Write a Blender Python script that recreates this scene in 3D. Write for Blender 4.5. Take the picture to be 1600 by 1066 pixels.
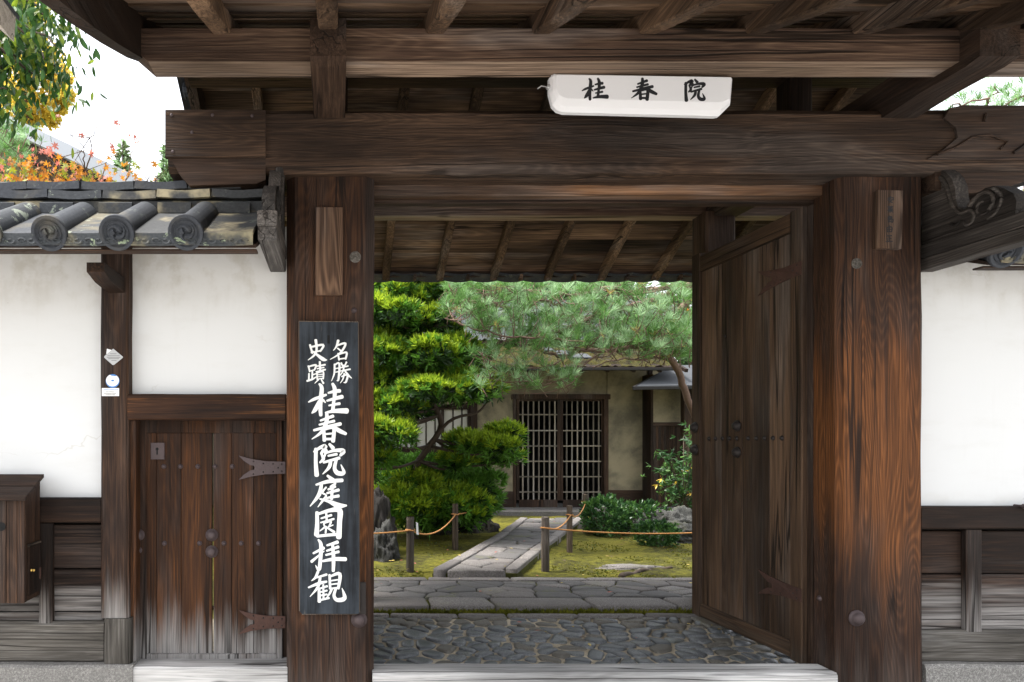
import bpy, bmesh, math, random
from mathutils import Vector, Matrix, noise as mnoise
random.seed(11)
R = math.radians
scene = bpy.context.scene
for o in list(bpy.data.objects): bpy.data.objects.remove(o)
COL = scene.collection

# ------------------------------------------------------------------ camera
cam_d = bpy.data.cameras.new('camera'); cam = bpy.data.objects.new('camera', cam_d); COL.objects.link(cam)
cam.location = (0, 0, 1.5); cam.rotation_euler = (R(90), 0, 0)
cam_d.sensor_width = 36; cam_d.lens = 24.75
cam_d.shift_x = 275/1600; cam_d.shift_y = 157/1600
cam_d.clip_start = 0.05; cam_d.clip_end = 500
scene.camera = cam
# ------------------------------------------------------------------ sky, sun, exposure
world = bpy.data.worlds.new('World'); scene.world = world; world.use_nodes = True
wn = world.node_tree; wn.nodes.clear()
sky = wn.nodes.new('ShaderNodeTexSky'); sky.sky_type = 'NISHITA'; sky.sun_disc = False
SUN_EL, SUN_AZ = 66, 266           # azimuth: where the sun stands, degrees clockwise from +Y
sky.sun_elevation = R(SUN_EL); sky.sun_rotation = R(SUN_AZ); sky.air_density = 1.2; sky.dust_density = 3.0
hs = wn.nodes.new('ShaderNodeHueSaturation'); hs.inputs['Saturation'].default_value = 0.22; hs.inputs['Value'].default_value = 1.0
bg = wn.nodes.new('ShaderNodeBackground'); bg.inputs['Strength'].default_value = 0.15
wo = wn.nodes.new('ShaderNodeOutputWorld')
wn.links.new(sky.outputs[0], hs.inputs['Color']); wn.links.new(hs.outputs[0], bg.inputs[0]); wn.links.new(bg.outputs[0], wo.inputs[0])
sun_d = bpy.data.lights.new('sun', 'SUN'); sun = bpy.data.objects.new('sun', sun_d); COL.objects.link(sun)
sun_d.energy = 2.1; sun_d.angle = R(18); sun_d.color = (1.0, 0.96, 0.9)
_sd = Vector((math.sin(R(SUN_AZ))*math.cos(R(SUN_EL)), math.cos(R(SUN_AZ))*math.cos(R(SUN_EL)), math.sin(R(SUN_EL))))
sun.rotation_euler = _sd.to_track_quat('Z', 'Y').to_euler(); sun.location = (0, -3, 12)
vs = scene.view_settings; vs.view_transform = 'Standard'; vs.look = 'None'; vs.gamma = 1.0; vs.use_curve_mapping = False
vs.exposure = 1.95
scene.cycles.use_denoising = True
scene.cycles.max_bounces = 8; scene.cycles.diffuse_bounces = 5; scene.cycles.transparent_max_bounces = 8

# ------------------------------------------------------------------ helpers
F = 1100.0
def P(x, y, Y):                     # a point of the photograph at distance Y
    return Vector(((x-525)/F*Y, Y, 1.5-(y-690)/F*Y))
def PX(x, Y): return (x-525)/F*Y
def PZ(y, Y): return 1.5-(y-690)/F*Y
BASE = {}
class MB:
    def __init__(s): s.v = []; s.f = []; s.m = []
    def add(s, vs_, fs_, mi=0):
        o = len(s.v); s.v += [tuple(v) for v in vs_]; s.f += [tuple(i+o for i in f) for f in fs_]; s.m += [mi]*len(fs_)
def mesh_of(name, mb, mats, off=(0,0,0), smooth=False, recalc=True):
    me = bpy.data.meshes.new(name)
    ox, oy, oz = off
    me.from_pydata([(a-ox, b-oy, c-oz) for a, b, c in mb.v], [], mb.f)
    for m in (mats if isinstance(mats, (list, tuple)) else [mats]): me.materials.append(m)
    if any(mb.m): me.polygons.foreach_set('material_index', mb.m)
    if recalc:
        bm = bmesh.new(); bm.from_mesh(me); bmesh.ops.recalc_face_normals(bm, faces=bm.faces[:]); bm.to_mesh(me); bm.free()
    if smooth: me.polygons.foreach_set('use_smooth', [True]*len(me.polygons))
    me.update(); return me
def link(o, parent=None):
    COL.objects.link(o)
    if parent is not None: o.parent = parent
    return o
def obj(name, mb, mats, parent=None, smooth=False, recalc=True, base=None):
    b = Vector(BASE.get(parent.name, (0,0,0))) if parent is not None else Vector(base or (0,0,0))
    o = bpy.data.objects.new(name, mesh_of(name, mb, mats, b, smooth, recalc)); link(o, parent)
    if parent is None: o.location = b
    BASE[o.name] = b; return o
def inst(name, me, loc, parent=None, rot=(0,0,0), scale=(1,1,1)):
    b = Vector(BASE.get(parent.name, (0,0,0))) if parent is not None else Vector((0,0,0))
    o = bpy.data.objects.new(name, me); link(o, parent)
    o.location = Vector(loc)-b; o.rotation_euler = rot; o.scale = scale
    BASE[o.name] = Vector(loc); return o
def tag(o, label=None, cat=None, group=None, kind=None):
    if label: o['label'] = label
    if cat: o['category'] = cat
    if group: o['group'] = group
    if kind: o['kind'] = kind
    return o
def thing(name, label, cat, base=(0,0,0), group=None):
    o = bpy.data.objects.new(name, None); link(o); o.location = base; o.empty_display_size = 0.1
    BASE[o.name] = Vector(base); return tag(o, label, cat, group)
def timber(mb, p0, p1, w, h, c=0.006, seg=1, wob=0.0, up=(0,0,1), mi=0, taper=1.0):
    """chamfered beam from p0 to p1; w sideways, h along up"""
    p0 = Vector(p0); p1 = Vector(p1); d = (p1-p0).normalized(); u0 = Vector(up)
    s = d.cross(u0).normalized(); u = s.cross(d).normalized()
    a, b = w/2, h/2; c = min(c, a*.6, b*.6)
    sec = [(-a+c,-b),(a-c,-b),(a,-b+c),(a,b-c),(a-c,b),(-a+c,b),(-a,b-c),(-a,-b+c)]
    vs_ = []; fs_ = []; ph = random.uniform(0, 99)
    for i in range(seg+1):
        t = i/seg; q = p0.lerp(p1, t); k = 1+(taper-1)*t
        for j, (x, y) in enumerate(sec):
            e1 = wob*mnoise.noise(Vector((t*5*(p1-p0).length, j*0.7+ph, ph))); e2 = wob*mnoise.noise(Vector((t*5*(p1-p0).length, j*0.7+ph, ph+50)))
            vs_.append(q + s*(x*k+e1) + u*(y*k+e2))
    for i in range(seg):
        for j in range(8):
            fs_.append((i*8+j, i*8+(j+1)%8, (i+1)*8+(j+1)%8, (i+1)*8+j))
    fs_.append(tuple(range(7,-1,-1))); fs_.append(tuple(seg*8+j for j in range(8)))
    mb.add(vs_, fs_, mi)
def box(mb, x0, x1, y0, y1, z0, z1, c=0.005, axis=None, seg=1, wob=0.0, mi=0):
    L = (abs(x1-x0), abs(y1-y0), abs(z1-z0)); cx, cy, cz = (x0+x1)/2, (y0+y1)/2, (z0+z1)/2
    if axis is None: axis = L.index(max(L))
    if axis == 0: timber(mb, (x0,cy,cz), (x1,cy,cz), L[1], L[2], c, seg, wob, (0,0,1), mi)
    elif axis == 1: timber(mb, (cx,y0,cz), (cx,y1,cz), L[0], L[2], c, seg, wob, (0,0,1), mi)
    else: timber(mb, (cx,cy,z0), (cx,cy,z1), L[1], L[0], c, seg, wob, (1,0,0), mi)
def pbox(mb, x0, y0, x1, y1, Y, dep, **k):      # a box whose front face stands at Y
    box(mb, PX(x0,Y), PX(x1,Y), Y, Y+dep, PZ(y1,Y), PZ(y0,Y), **k)
def prism(mb, pts, a0, a1, axis=1, mi=0):
    """extrude a polygon; axis 1: pts are (x,z); axis 0: pts are (y,z); axis 2: (x,y)"""
    n = len(pts)
    def q(p, a): return (p[0], a, p[1]) if axis == 1 else ((a, p[0], p[1]) if axis == 0 else (p[0], p[1], a))
    mb.add([q(p, a0) for p in pts]+[q(p, a1) for p in pts],
           [tuple(range(n)), tuple(range(2*n-1, n-1, -1))]+[(i, (i+1)%n, n+(i+1)%n, n+i) for i in range(n)], mi)
def tube(mb, pts, rad, n=6, mi=0, cap=True):
    pts = [Vector(p) for p in pts]; m = len(pts)
    if not isinstance(rad, (list, tuple)): rad = [rad]*m
    vs_ = []; fs_ = []; ref = Vector((0.31, 0.17, 0.93))
    for i, p in enumerate(pts):
        d = (pts[min(i+1, m-1)]-pts[max(i-1, 0)])
        if d.length < 1e-6: d = Vector((0,0,1))
        d.normalize(); s = d.cross(ref)
        if s.length < .05: s = d.cross(Vector((1,0,0)))
        s.normalize(); u = s.cross(d)
        for j in range(n):
            a = 2*math.pi*j/n; vs_.append(p+(s*math.cos(a)+u*math.sin(a))*rad[i])
    for i in range(m-1):
        for j in range(n): fs_.append((i*n+j, i*n+(j+1)%n, (i+1)*n+(j+1)%n, (i+1)*n+j))
    if cap: fs_.append(tuple(range(n-1,-1,-1))); fs_.append(tuple((m-1)*n+j for j in range(n)))
    mb.add(vs_, fs_, mi)
def smooth_path(pts, k=5):
    pts = [Vector(p) for p in pts]; out = []
    for i in range(len(pts)-1):
        a, b, c, d = pts[max(i-1,0)], pts[i], pts[i+1], pts[min(i+2, len(pts)-1)]
        for j in range(k):
            t = j/k; out.append(0.5*((2*b)+(c-a)*t+(2*a-5*b+4*c-d)*t*t+(3*b-a-3*c+d)*t*t*t))
    out.append(pts[-1]); return out
def lathe(mb, prof, c, axis='Y', n=14, mi=0, half=None):
    """prof: list of (r, t) along the axis from c"""
    cx, cy, cz = c; vs_ = []; fs_ = []; a0, a1 = half if half else (0, 2*math.pi); k = n+1 if half else n
    for r, t in prof:
        for j in range(k):
            a = a0+(a1-a0)*j/n; x, z = r*math.cos(a), r*math.sin(a)
            vs_.append((cx+x, cy+t, cz+z) if axis == 'Y' else ((cx+t, cy+x, cz+z) if axis == 'X' else (cx+x, cy+z, cz+t)))
    for i in range(len(prof)-1):
        for j in range(n if not half else n):
            fs_.append((i*k+j, i*k+(j+1)%k, (i+1)*k+(j+1)%k, (i+1)*k+j))
    if not half: fs_.append(tuple(range(k))); fs_.append(tuple((len(prof)-1)*k+j for j in range(k)))
    mb.add(vs_, fs_, mi)

# ------------------------------------------------------------------ materials
MAT = {}
class NT:
    def __init__(s, name):
        s.mat = bpy.data.materials.new(name); s.mat.use_nodes = True; s.t = s.mat.node_tree; s.t.nodes.clear(); MAT[name] = s.mat
        s.out = s.n('OutputMaterial')
    def n(s, typ, **kw):
        nd = s.t.nodes.new('ShaderNode'+typ)
        for k, v in kw.items(): setattr(nd, k, v)
        return nd
    def l(s, a, b): s.t.links.new(a, b)
    def put(s, sock, v):
        if hasattr(v, 'is_linked') or isinstance(v, bpy.types.NodeSocket): s.l(v, sock)
        else: sock.default_value = v
    def math(s, op, a, b=None, c=None, clamp=False):
        nd = s.n('Math', operation=op, use_clamp=clamp); s.put(nd.inputs[0], a)
        if b is not None: s.put(nd.inputs[1], b)
        if c is not None: s.put(nd.inputs[2], c)
        return nd.outputs[0]
    def vmath(s, op, a, b):
        nd = s.n('VectorMath', operation=op); s.put(nd.inputs[0], a); s.put(nd.inputs[1], b); return nd.outputs[0]
    def noise(s, vec, scale=1, detail=3, rough=.55, dist=0, out=0):
        nd = s.n('TexNoise'); s.put(nd.inputs['Vector'], vec); nd.inputs['Scale'].default_value = scale
        nd.inputs['Detail'].default_value = detail; nd.inputs['Roughness'].default_value = rough; nd.inputs['Distortion'].default_value = dist
        return nd.outputs[out]
    def ramp(s, fac, stops, interp='LINEAR'):
        nd = s.n('ValToRGB'); s.put(nd.inputs[0], fac); cr = nd.color_ramp; cr.interpolation = interp
        while len(cr.elements) < len(stops): cr.elements.new(.5)
        for e, (p, c) in zip(cr.elements, stops): e.position = p; e.color = (*c, 1) if len(c) == 3 else c
        return nd.outputs[0]
    def sstep(s, v, a, b):
        nd = s.n('MapRange', interpolation_type='SMOOTHSTEP'); s.put(nd.inputs[0], v); s.put(nd.inputs[1], a); s.put(nd.inputs[2], b); return nd.outputs[0]
    def mix(s, f, a, b, blend='MIX'):
        nd = s.n('Mix', data_type='RGBA', blend_type=blend); s.put(nd.inputs['Factor'], f)
        for k, v in ((6, a), (7, b)):
            s.put(nd.inputs[k], (*v, 1) if isinstance(v, tuple) and len(v) == 3 else v)
        return nd.outputs[2]
    def objco(s, rnd=True):
        co = s.n('TexCoord').outputs['Object']
        if rnd:
            r = s.math('MULTIPLY', s.n('ObjectInfo').outputs['Random'], 37.0); cb = s.n('CombineXYZ')
            for i in range(3): s.l(r, cb.inputs[i])
            co = s.vmath('ADD', co, cb.outputs[0])
        return co
    def wpos(s): return s.n('NewGeometry').outputs['Position']
    def bsdf(s, col, rough=.7, bump=None, bstr=.5, bdist=.005, spec=.4, metal=0, **kw):
        b = s.n('BsdfPrincipled'); s.put(b.inputs['Base Color'], (*col, 1) if isinstance(col, tuple) and len(col) == 3 else col)
        s.put(b.inputs['Roughness'], rough); s.put(b.inputs['Specular IOR Level'], spec); s.put(b.inputs['Metallic'], metal)
        if bump is not None:
            bp = s.n('Bump'); bp.inputs['Strength'].default_value = bstr; bp.inputs['Distance'].default_value = bdist
            s.put(bp.inputs['Height'], bump); s.l(bp.outputs[0], b.inputs['Normal'])
        for k, v in kw.items(): s.put(b.inputs[k], v)
        s.l(b.outputs[0], s.out.inputs[0]); return b
def wood(name, axis, dark, mid, light, gray=None, gz=None, figure=55, worn=.5, rough=.68, grayamt=1.0, bst=.6, rw=.06, spec=.16, wz=None):
    """old timber with grain along an axis; gz = (z where it is all silvered, z where it starts)"""
    m = NT(name); co = m.objco()
    def st(al, ac):
        sc = [ac, ac, ac]; sc[axis] = al; return m.vmath('MULTIPLY', co, tuple(sc))
    warp = m.noise(st(.8, 2.2), 1, 2, .5, out=1)
    w2 = m.vmath('MULTIPLY', warp, (.05, .05, .05))
    co2 = m.vmath('ADD', co, w2)
    def st2(al, ac):
        sc = [ac, ac, ac]; sc[axis] = al; return m.vmath('MULTIPLY', co2, tuple(sc))
    h = m.noise(st2(.40, 4.2), 1, 2.0, .5)
    ring = m.math('SINE', m.math('MULTIPLY', h, figure*2.9)); ring = m.math('MULTIPLY_ADD', ring, .5, .5)
    ringp = m.math('POWER', ring, 1.6)
    streak = m.noise(st2(1.1, 95), 1, 5, .66); fine = m.noise(st(6, 420), 1, 2, .6)
    patch = m.noise(st(.7, 2.6), 1, 3, .6)
    v = m.math('ADD', m.math('MULTIPLY', streak, .60), m.math('MULTIPLY', ringp, rw)); v = m.math('ADD', v, m.math('MULTIPLY', fine, .34))
    vw = m.math('ADD', v, m.math('MULTIPLY', m.math('SUBTRACT', patch, .5), worn))
    col = m.ramp(vw, [(.25, dark), (.50, mid), (.82, light)])
    rn = m.noise(st2(.28, 19), 1, 1.6, .4); ln = m.sstep(m.math('ABSOLUTE', m.math('SUBTRACT', rn, .5)), .030, .006); ln = m.math('MULTIPLY', ln, m.sstep(m.noise(st(.45, 4.5), 1, 2), .46, .58))
    rn2 = m.noise(st2(.5, 52), 1, 1.2, .4); ln2 = m.math('MULTIPLY', m.sstep(m.math('ABSOLUTE', m.math('SUBTRACT', rn2, .5)), .05, .0), .28)
    crack = m.math('MAXIMUM', ln, ln2)
    vo = m.n('TexVoronoi'); m.put(vo.inputs['Vector'], st2(1.1, 3.4)); vo.inputs['Scale'].default_value = 1.0
    knot = m.math('MULTIPLY', m.sstep(m.math('MULTIPLY_ADD', fine, .05, vo.outputs['Distance']), .115, .06), .8)
    crack = m.math('MAXIMUM', crack, knot)
    big = m.noise(st(.45, 1.7), 1, 3, .6); orr = m.n('ObjectInfo').outputs['Random']
    gain = m.math('MULTIPLY_ADD', m.sstep(big, .33, .68), .95, .48); gain = m.math('MULTIPLY', gain, m.math('MULTIPLY_ADD', orr, .4, .82))
    gv = m.n('CombineColor'); [m.l(gain, gv.inputs[i]) for i in range(3)]
    col = m.mix(1.0, col, gv.outputs[0], 'MULTIPLY')
    hsv = m.n('HueSaturation'); hsv.inputs['Saturation'].default_value = .35; hsv.inputs['Value'].default_value = 1.35; m.l(col, hsv.inputs['Color'])
    dust = m.noise(st(.6, 3.1), 1, 4, .65); col = m.mix(m.math('MULTIPLY', m.sstep(dust, .46, .66), .55), col, hsv.outputs[0])
    if wz:
        z = m.n('SeparateXYZ'); m.l(m.wpos(), z.inputs[0]); bn = m.noise(st(.9, 7), 1, 4, .65)
        zc = m.math('ABSOLUTE', m.math('SUBTRACT', z.outputs[2], (wz[0]+wz[1])/2)); band = m.sstep(m.math('ADD', zc, m.math('MULTIPLY', m.math('SUBTRACT', bn, .5), 1.6)), (wz[1]-wz[0])*.62, (wz[1]-wz[0])*.12)
        wc = m.ramp(v, [(.32, tuple(c*.12 for c in wz[2])), (.52, tuple(c*.42 for c in wz[2])), (.74, wz[2])]); col = m.mix(m.math('MULTIPLY', band, .75), col, wc)
    if gz:
        z = m.n('SeparateXYZ'); m.l(m.wpos(), z.inputs[0]); pn = m.noise(st(.55, 17), 1, 4, .7)
        zz = m.math('ADD', z.outputs[2], m.math('MULTIPLY', m.math('SUBTRACT', pn, .5), (gz[1]-gz[0])*2.1))
        gm = m.sstep(zz, gz[1], gz[0]); gm = m.math('MULTIPLY', gm, grayamt)
        gcol = m.ramp(v, [(.25, tuple(c*.28 for c in gray)), (.5, tuple(c*.75 for c in gray)), (.75, gray)])
        col = m.mix(gm, col, gcol)
    col = m.mix(m.math('MULTIPLY', crack, .85), col, (.006, .004, .003))
    hgt = m.math('ADD', m.math('MULTIPLY', streak, .7), m.math('MULTIPLY', ringp, .15)); hgt = m.math('SUBTRACT', hgt, m.math('MULTIPLY', crack, .8))
    rg = m.math('MULTIPLY_ADD', streak, .3, rough-.15)
    m.bsdf(col, rg, hgt, bst, .006, spec=spec); return m.mat
def both(nm, *a, **k):
    for i, ax in enumerate('xyz'): wood(nm+'_'+ax, i, *a, **k)
GR = (.42, .40, .38)
both('timber', (.009,.006,.0047), (.036,.0215,.0145), (.11,.066,.043))                          # dark sheltered gate timber
both('post', (.008,.0042,.003), (.026,.0130,.0080), (.085,.038,.018), gray=(.14,.115,.10), gz=(.0,.45), figure=110, worn=.5, grayamt=.5, rw=.11, wz=(.75,2.05,(.32,.115,.033)))
both('beam', (.010,.0066,.005), (.050,.0305,.0205), (.175,.104,.062), figure=90, rw=.07)
both('soffit', (.013,.0085,.0065), (.082,.050,.031), (.31,.195,.118), worn=.9)
both('headwood', (.022,.012,.008), (.115,.058,.029), (.30,.16,.078), worn=.4)
both('graywood', (.010,.009,.0085), (.042,.036,.032), (.15,.13,.115), worn=.6)
both('purlin', (.016,.010,.0075), (.070,.042,.029), (.26,.17,.11), figure=60)
both('weather', (.007,.0045,.0036), (.028,.0155,.0105), (.12,.062,.034), gray=(.34,.32,.305), gz=(.38,.80), worn=.6)          # wall timber, silvered low down
both('sdoor', (.007,.0034,.0024), (.030,.0125,.0055), (.115,.042,.012), gray=(.30,.285,.275), gz=(.28,.62), worn=.75)
both('boxwood', (.007,.0045,.0036), (.028,.0155,.0105), (.12,.062,.034), worn=.7)
both('silver', (.028,.025,.021), (.10,.09,.078), (.30,.28,.255), worn=.5)
both('sill', (.20,.19,.18), (.46,.445,.43), (.66,.645,.62), worn=.4)
both('lintel', (.008,.0045,.0035), (.045,.020,.010), (.50,.20,.06), worn=1.3, figure=25)
both('leafdoor', (.014,.009,.0065), (.066,.0395,.0245), (.16,.096,.056), gray=(.14,.12,.10), gz=(.05,.4), figure=30, grayamt=.7)
both('hall', (.008,.005,.004), (.028,.016,.0105), (.085,.048,.028))
both('paleslat', (.08,.068,.055), (.19,.165,.135), (.30,.27,.225))
both('palebeam', (.22,.19,.16), (.42,.38,.33), (.58,.54,.48))
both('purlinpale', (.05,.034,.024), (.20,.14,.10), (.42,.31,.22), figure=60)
both('plate', (.020,.012,.008), (.058,.033,.021), (.135,.080,.050), figure=70, worn=.25, rw=.28)
both('stake', (.02,.015,.011), (.07,.052,.038), (.22,.175,.13))
def plaster(name, base, stain, amt, ztop=None):
    m = NT(name); co = m.objco(False); n1 = m.noise(co, 1.7, 5, .6); n2 = m.noise(co, 60, 3, .6); n3 = m.noise(co, 7, 4, .65)
    if ztop is not None:
        drip = m.noise(m.vmath('MULTIPLY', co, (9, 9, .9)), 1, 4, .65); z = m.n('SeparateXYZ'); m.l(m.wpos(), z.inputs[0])
        zt = m.sstep(m.math('ADD', z.outputs[2], m.math('MULTIPLY', m.math('SUBTRACT', drip, .5), .5)), ztop-.30, ztop+.12); mott = m.sstep(n3, .42, .66)
        low = m.sstep(m.math('ADD', z.outputs[2], m.math('MULTIPLY', m.math('SUBTRACT', n3, .5), .2)), 1.26, 1.16)
        f = m.math('ADD', m.math('MULTIPLY', zt, m.math('MULTIPLY_ADD', mott, .75, .2)), m.math('MULTIPLY', m.sstep(drip, .60, .78), .10)); f = m.math('ADD', f, m.math('MULTIPLY', low, m.math('MULTIPLY', mott, .35)))
    else: f = m.sstep(m.math('MULTIPLY_ADD', n3, .45, n1), .55, .98)
    sp = m.sstep(m.noise(co, 19, 1, .5), .205, .175)
    cw = m.vmath('ADD', co, m.vmath('MULTIPLY', m.noise(co, 3, 4, .6, out=1), (.35,.35,.35))); ve = m.n('TexVoronoi', feature='DISTANCE_TO_EDGE'); m.put(ve.inputs['Vector'], cw); ve.inputs['Scale'].default_value = 1.1
    hair = m.math('MULTIPLY', m.sstep(ve.outputs['Distance'], .006, .001), m.math('MULTIPLY', m.sstep(n1, .5, .62), .5))
    f = m.math('MAXIMUM', f, hair); trow = m.noise(m.vmath('MULTIPLY', co, (3, 3, 9)), 1, 4, .6); f = m.math('ADD', f, m.math('MULTIPLY', m.sstep(trow, .5, .75), .16))
    col = m.mix(m.math('MULTIPLY', f, amt, clamp=True), base, stain); col = m.mix(m.math('MULTIPLY', sp, .55), col, tuple(c*.35 for c in stain))
    m.bsdf(col, .9, m.math('ADD', m.math('MULTIPLY', n2, .4), n3), .12, .004, spec=.15)
plaster('plaster', (.665,.668,.665), (.36,.325,.25), .5, 2.42)
plaster('hall_plaster', (.25,.215,.145), (.11,.098,.072), 1.0)
def tilemat(name, base, dirt, lich, damt, lamt):
    m = NT(name); co = m.objco(); n1 = m.noise(co, 5, 4, .6); n2 = m.noise(co, 70, 3, .6); n3 = m.noise(co, 11, 5, .7, .6); n4 = m.noise(co, 2.2, 3)
    col = m.mix(n2, tuple(c*.55 for c in base), tuple(c*1.5 for c in base))
    col = m.mix(m.math('MULTIPLY', m.sstep(m.math('MULTIPLY_ADD', n1, .6, m.math('MULTIPLY', n4, .5)), .56, .70), damt), col, dirt)
    col = m.mix(m.math('MULTIPLY', m.sstep(n3, .60, .64), lamt), col, lich)
    m.bsdf(col, m.math('MULTIPLY_ADD', n1, .25, .6), m.math('ADD', n2, n3), .3, .004, spec=.18)
tilemat('tile', (.045,.049,.055), (.17,.15,.10), (.34,.38,.30), .75, .6)
tilemat('tile_tan', (.048,.05,.052), (.36,.31,.20), (.33,.36,.28), .95, .2)
tilemat('tile_relief', (.05,.055,.06), (.33,.29,.18), (.30,.36,.24), .9, .8)
tilemat('tile_clean', (.040,.044,.052), (.13,.115,.085), (.24,.27,.23), .5, .2)
def stone(name, a, b, speck=.5, moss=0, rough=.75, sc=1, bst=.4):
    m = NT(name); co = m.objco(); r = m.n('ObjectInfo').outputs['Random']
    n1 = m.noise(co, 6*sc, 5, .65); n2 = m.noise(co, 95*sc, 3, .7); n3 = m.noise(co, 260*sc, 2, .6); n4 = m.noise(co, 3.1*sc, 4, .7)
    col = m.mix(m.sstep(m.math('ADD', n1, m.math('MULTIPLY', m.math('SUBTRACT', r, .5), .55)), .25, .75), a, b)
    col = m.mix(m.math('MULTIPLY', m.sstep(m.math('MULTIPLY_ADD', n3, .5, m.math('MULTIPLY', n2, .5)), .42, .66), speck), tuple(c*.5 for c in a), col) if speck else col
    if moss: col = m.mix(m.math('MULTIPLY', m.sstep(n4, .56, .64), moss), col, (.13,.14,.025))
    m.bsdf(col, m.math('MULTIPLY_ADD', n1, .25, rough-.12), m.math('ADD', m.math('MULTIPLY', n1, 1.2), m.math('MULTIPLY', n2, .35)), bst, .008, spec=.4)
stone('granite', (.19,.172,.162), (.34,.315,.30), .8, .12, .85)
stone('granite_base', (.30,.285,.265), (.46,.44,.41), .8, .0, .85)
stone('flag', (.13,.123,.12), (.30,.283,.27), .45, .25, .8)
stone('cobble', (.14,.15,.16), (.56,.56,.555), .25, .10, .42, bst=.4)
stone('cobble_warm', (.17,.155,.13), (.42,.38,.32), .3, .15, .62)
stone('rock', (.022,.018,.015), (.11,.092,.078), .5, .35, .9, sc=.8, bst=1.0)
stone('rock_lichen', (.022,.022,.021), (.21,.21,.195), .7, .1, .9, sc=1.6, bst=1.0)
def ground(name, cols, sc, rough=.95, bst=.6, bd=.02):
    m = NT(name); co = m.wpos(); n1 = m.noise(co, 1.3*sc, 5, .65); n2 = m.noise(co, 14*sc, 5, .7); n3 = m.noise(co, 90*sc, 3, .6)
    v = m.math('ADD', m.math('MULTIPLY', n1, .5), m.math('ADD', m.math('MULTIPLY', n2, .35), m.math('MULTIPLY', n3, .2)))
    col = m.ramp(v, [(.385+i*.27/(len(cols)-1), c) for i, c in enumerate(cols)])
    m.bsdf(col, rough, m.math('ADD', n2, m.math('MULTIPLY', n3, .6)), bst, bd, spec=.15)
ground('moss', [(.018,.013,.008), (.038,.036,.009), (.080,.078,.011), (.145,.132,.018), (.105,.075,.03)], 1.0)
ground('moss_stuff', [(.035,.042,.006), (.10,.105,.010), (.21,.20,.02)], 3.0)
ground('mortar', [(.16,.135,.10), (.40,.34,.25), (.55,.48,.38)], 2.0)
ground('joint', [(.035,.032,.018), (.06,.062,.014), (.115,.115,.02)], 2.0)
ground('street', [(.30,.285,.265), (.40,.385,.36), (.47,.45,.42)], 3.0, bd=.004)
ground('roofmoss', [(.012,.010,.008), (.032,.026,.018), (.06,.05,.02), (.11,.10,.018), (.055,.044,.034), (.11,.10,.09)], 3.6, bst=1.0, bd=.06)
def plain(name, col, rough=.6, metal=0, bump=0, spec=.4, var=.25, sc=40):
    m = NT(name); co = m.objco(); n = m.noise(co, sc, 4, .6); n2 = m.noise(co, sc*.13, 3)
    c = m.mix(m.math('MULTIPLY_ADD', n2, .5, m.math('MULTIPLY', n, .5)), tuple(max(0, x*(1-var)) for x in col), tuple(min(1, x*(1+var)) for x in col))
    m.bsdf(c, m.math('MULTIPLY_ADD', n, .2, rough-.1), n if bump else None, bump or .1, .004, spec, metal)
plain('iron', (.075,.055,.055), .62, .35, .5, var=.5, sc=60)
plain('iron_dark', (.03,.024,.022), .6, .4, .5, var=.5, sc=60)
plain('rust', (.062,.030,.022), .8, .1, .9, var=.85, sc=38)
plain('brass', (.55,.36,.10), .35, .9)
plain('black', (.004,.004,.004), .9)
plain('white_plastic', (.74,.74,.76), .35, spec=.4, var=.03, sc=8)
plain('ink', (.012,.013,.016), .55, var=.2)
plain('white_paint', (.74,.74,.72), .7, var=.22, sc=55)
plain('paper', (.80,.80,.80), .7, var=.04)
plain('alu', (.42,.42,.42), .45, .5, var=.12, sc=15)
plain('blue', (.06,.22,.55), .5, var=.1)
plain('grey_print', (.18,.18,.18), .6)
plain('trim_metal', (.36,.38,.41), .6, 0, var=.12, sc=6)
plain('metal_sheet', (.05,.054,.06), .8, 0, var=.12, sc=6)
plain('rope', (.36,.17,.055), .85, bump=.5, var=.3, sc=200)
plain('shoji', (.42,.41,.385), .8, var=.06, sc=4)
plain('bark', (.075,.055,.042), .95, bump=1.0, var=.6, sc=22)
plain('pine_bark', (.15,.095,.07), .9, bump=1.0, var=.5, sc=26)
plain('twig', (.11,.08,.06), .9, var=.4)
plain('bamboo', (.24,.19,.12), .7, var=.3)
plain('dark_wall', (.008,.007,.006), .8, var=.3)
m = NT('signboard'); co = m.objco(); n1 = m.noise(m.vmath('MULTIPLY', co, (30, 30, 2.2)), 1, 4, .6); n2 = m.noise(co, 3.2, 4, .6); n3 = m.noise(m.vmath('MULTIPLY', co, (60,60,5)), 1, 3)
c = m.mix(m.sstep(m.math('MULTIPLY_ADD', n1, .6, m.math('MULTIPLY', n2, .5)), .38, .78), (.005,.006,.008), (.045,.055,.068))
c = m.mix(m.math('MULTIPLY', m.sstep(n3, .66, .74), .35), c, (.16,.13,.10))
m.bsdf(c, .55, n1, .2, .002, spec=.18)
def leaf(name, col, tip=None, trans=.3, rough=.5, var=.45, spec=.4):
    m = NT(name); co = m.objco(True); n = m.noise(co, 30, 2); n2 = m.noise(co, 5, 2)
    f = m.math('MULTIPLY_ADD', n, .6, m.math('MULTIPLY', n2, .4))
    c = m.mix(m.sstep(f, .3, .7), tuple(x*(1-var) for x in col), tip or tuple(min(1, x*(1+var)) for x in col))
    b = m.bsdf(c, rough, spec=spec); t = m.n('BsdfTranslucent'); m.l(c, t.inputs[0]); mx = m.n('MixShader'); mx.inputs[0].default_value = trans
    m.l(b.outputs[0], mx.inputs[1]); m.l(t.outputs[0], mx.inputs[2]); m.l(mx.outputs[0], m.out.inputs[0])
leaf('pod_dark', (.018,.045,.012)); leaf('pod_mid', (.10,.235,.028), trans=.4); leaf('pod_new', (.17,.36,.02), (.46,.58,.04), trans=.45)
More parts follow.
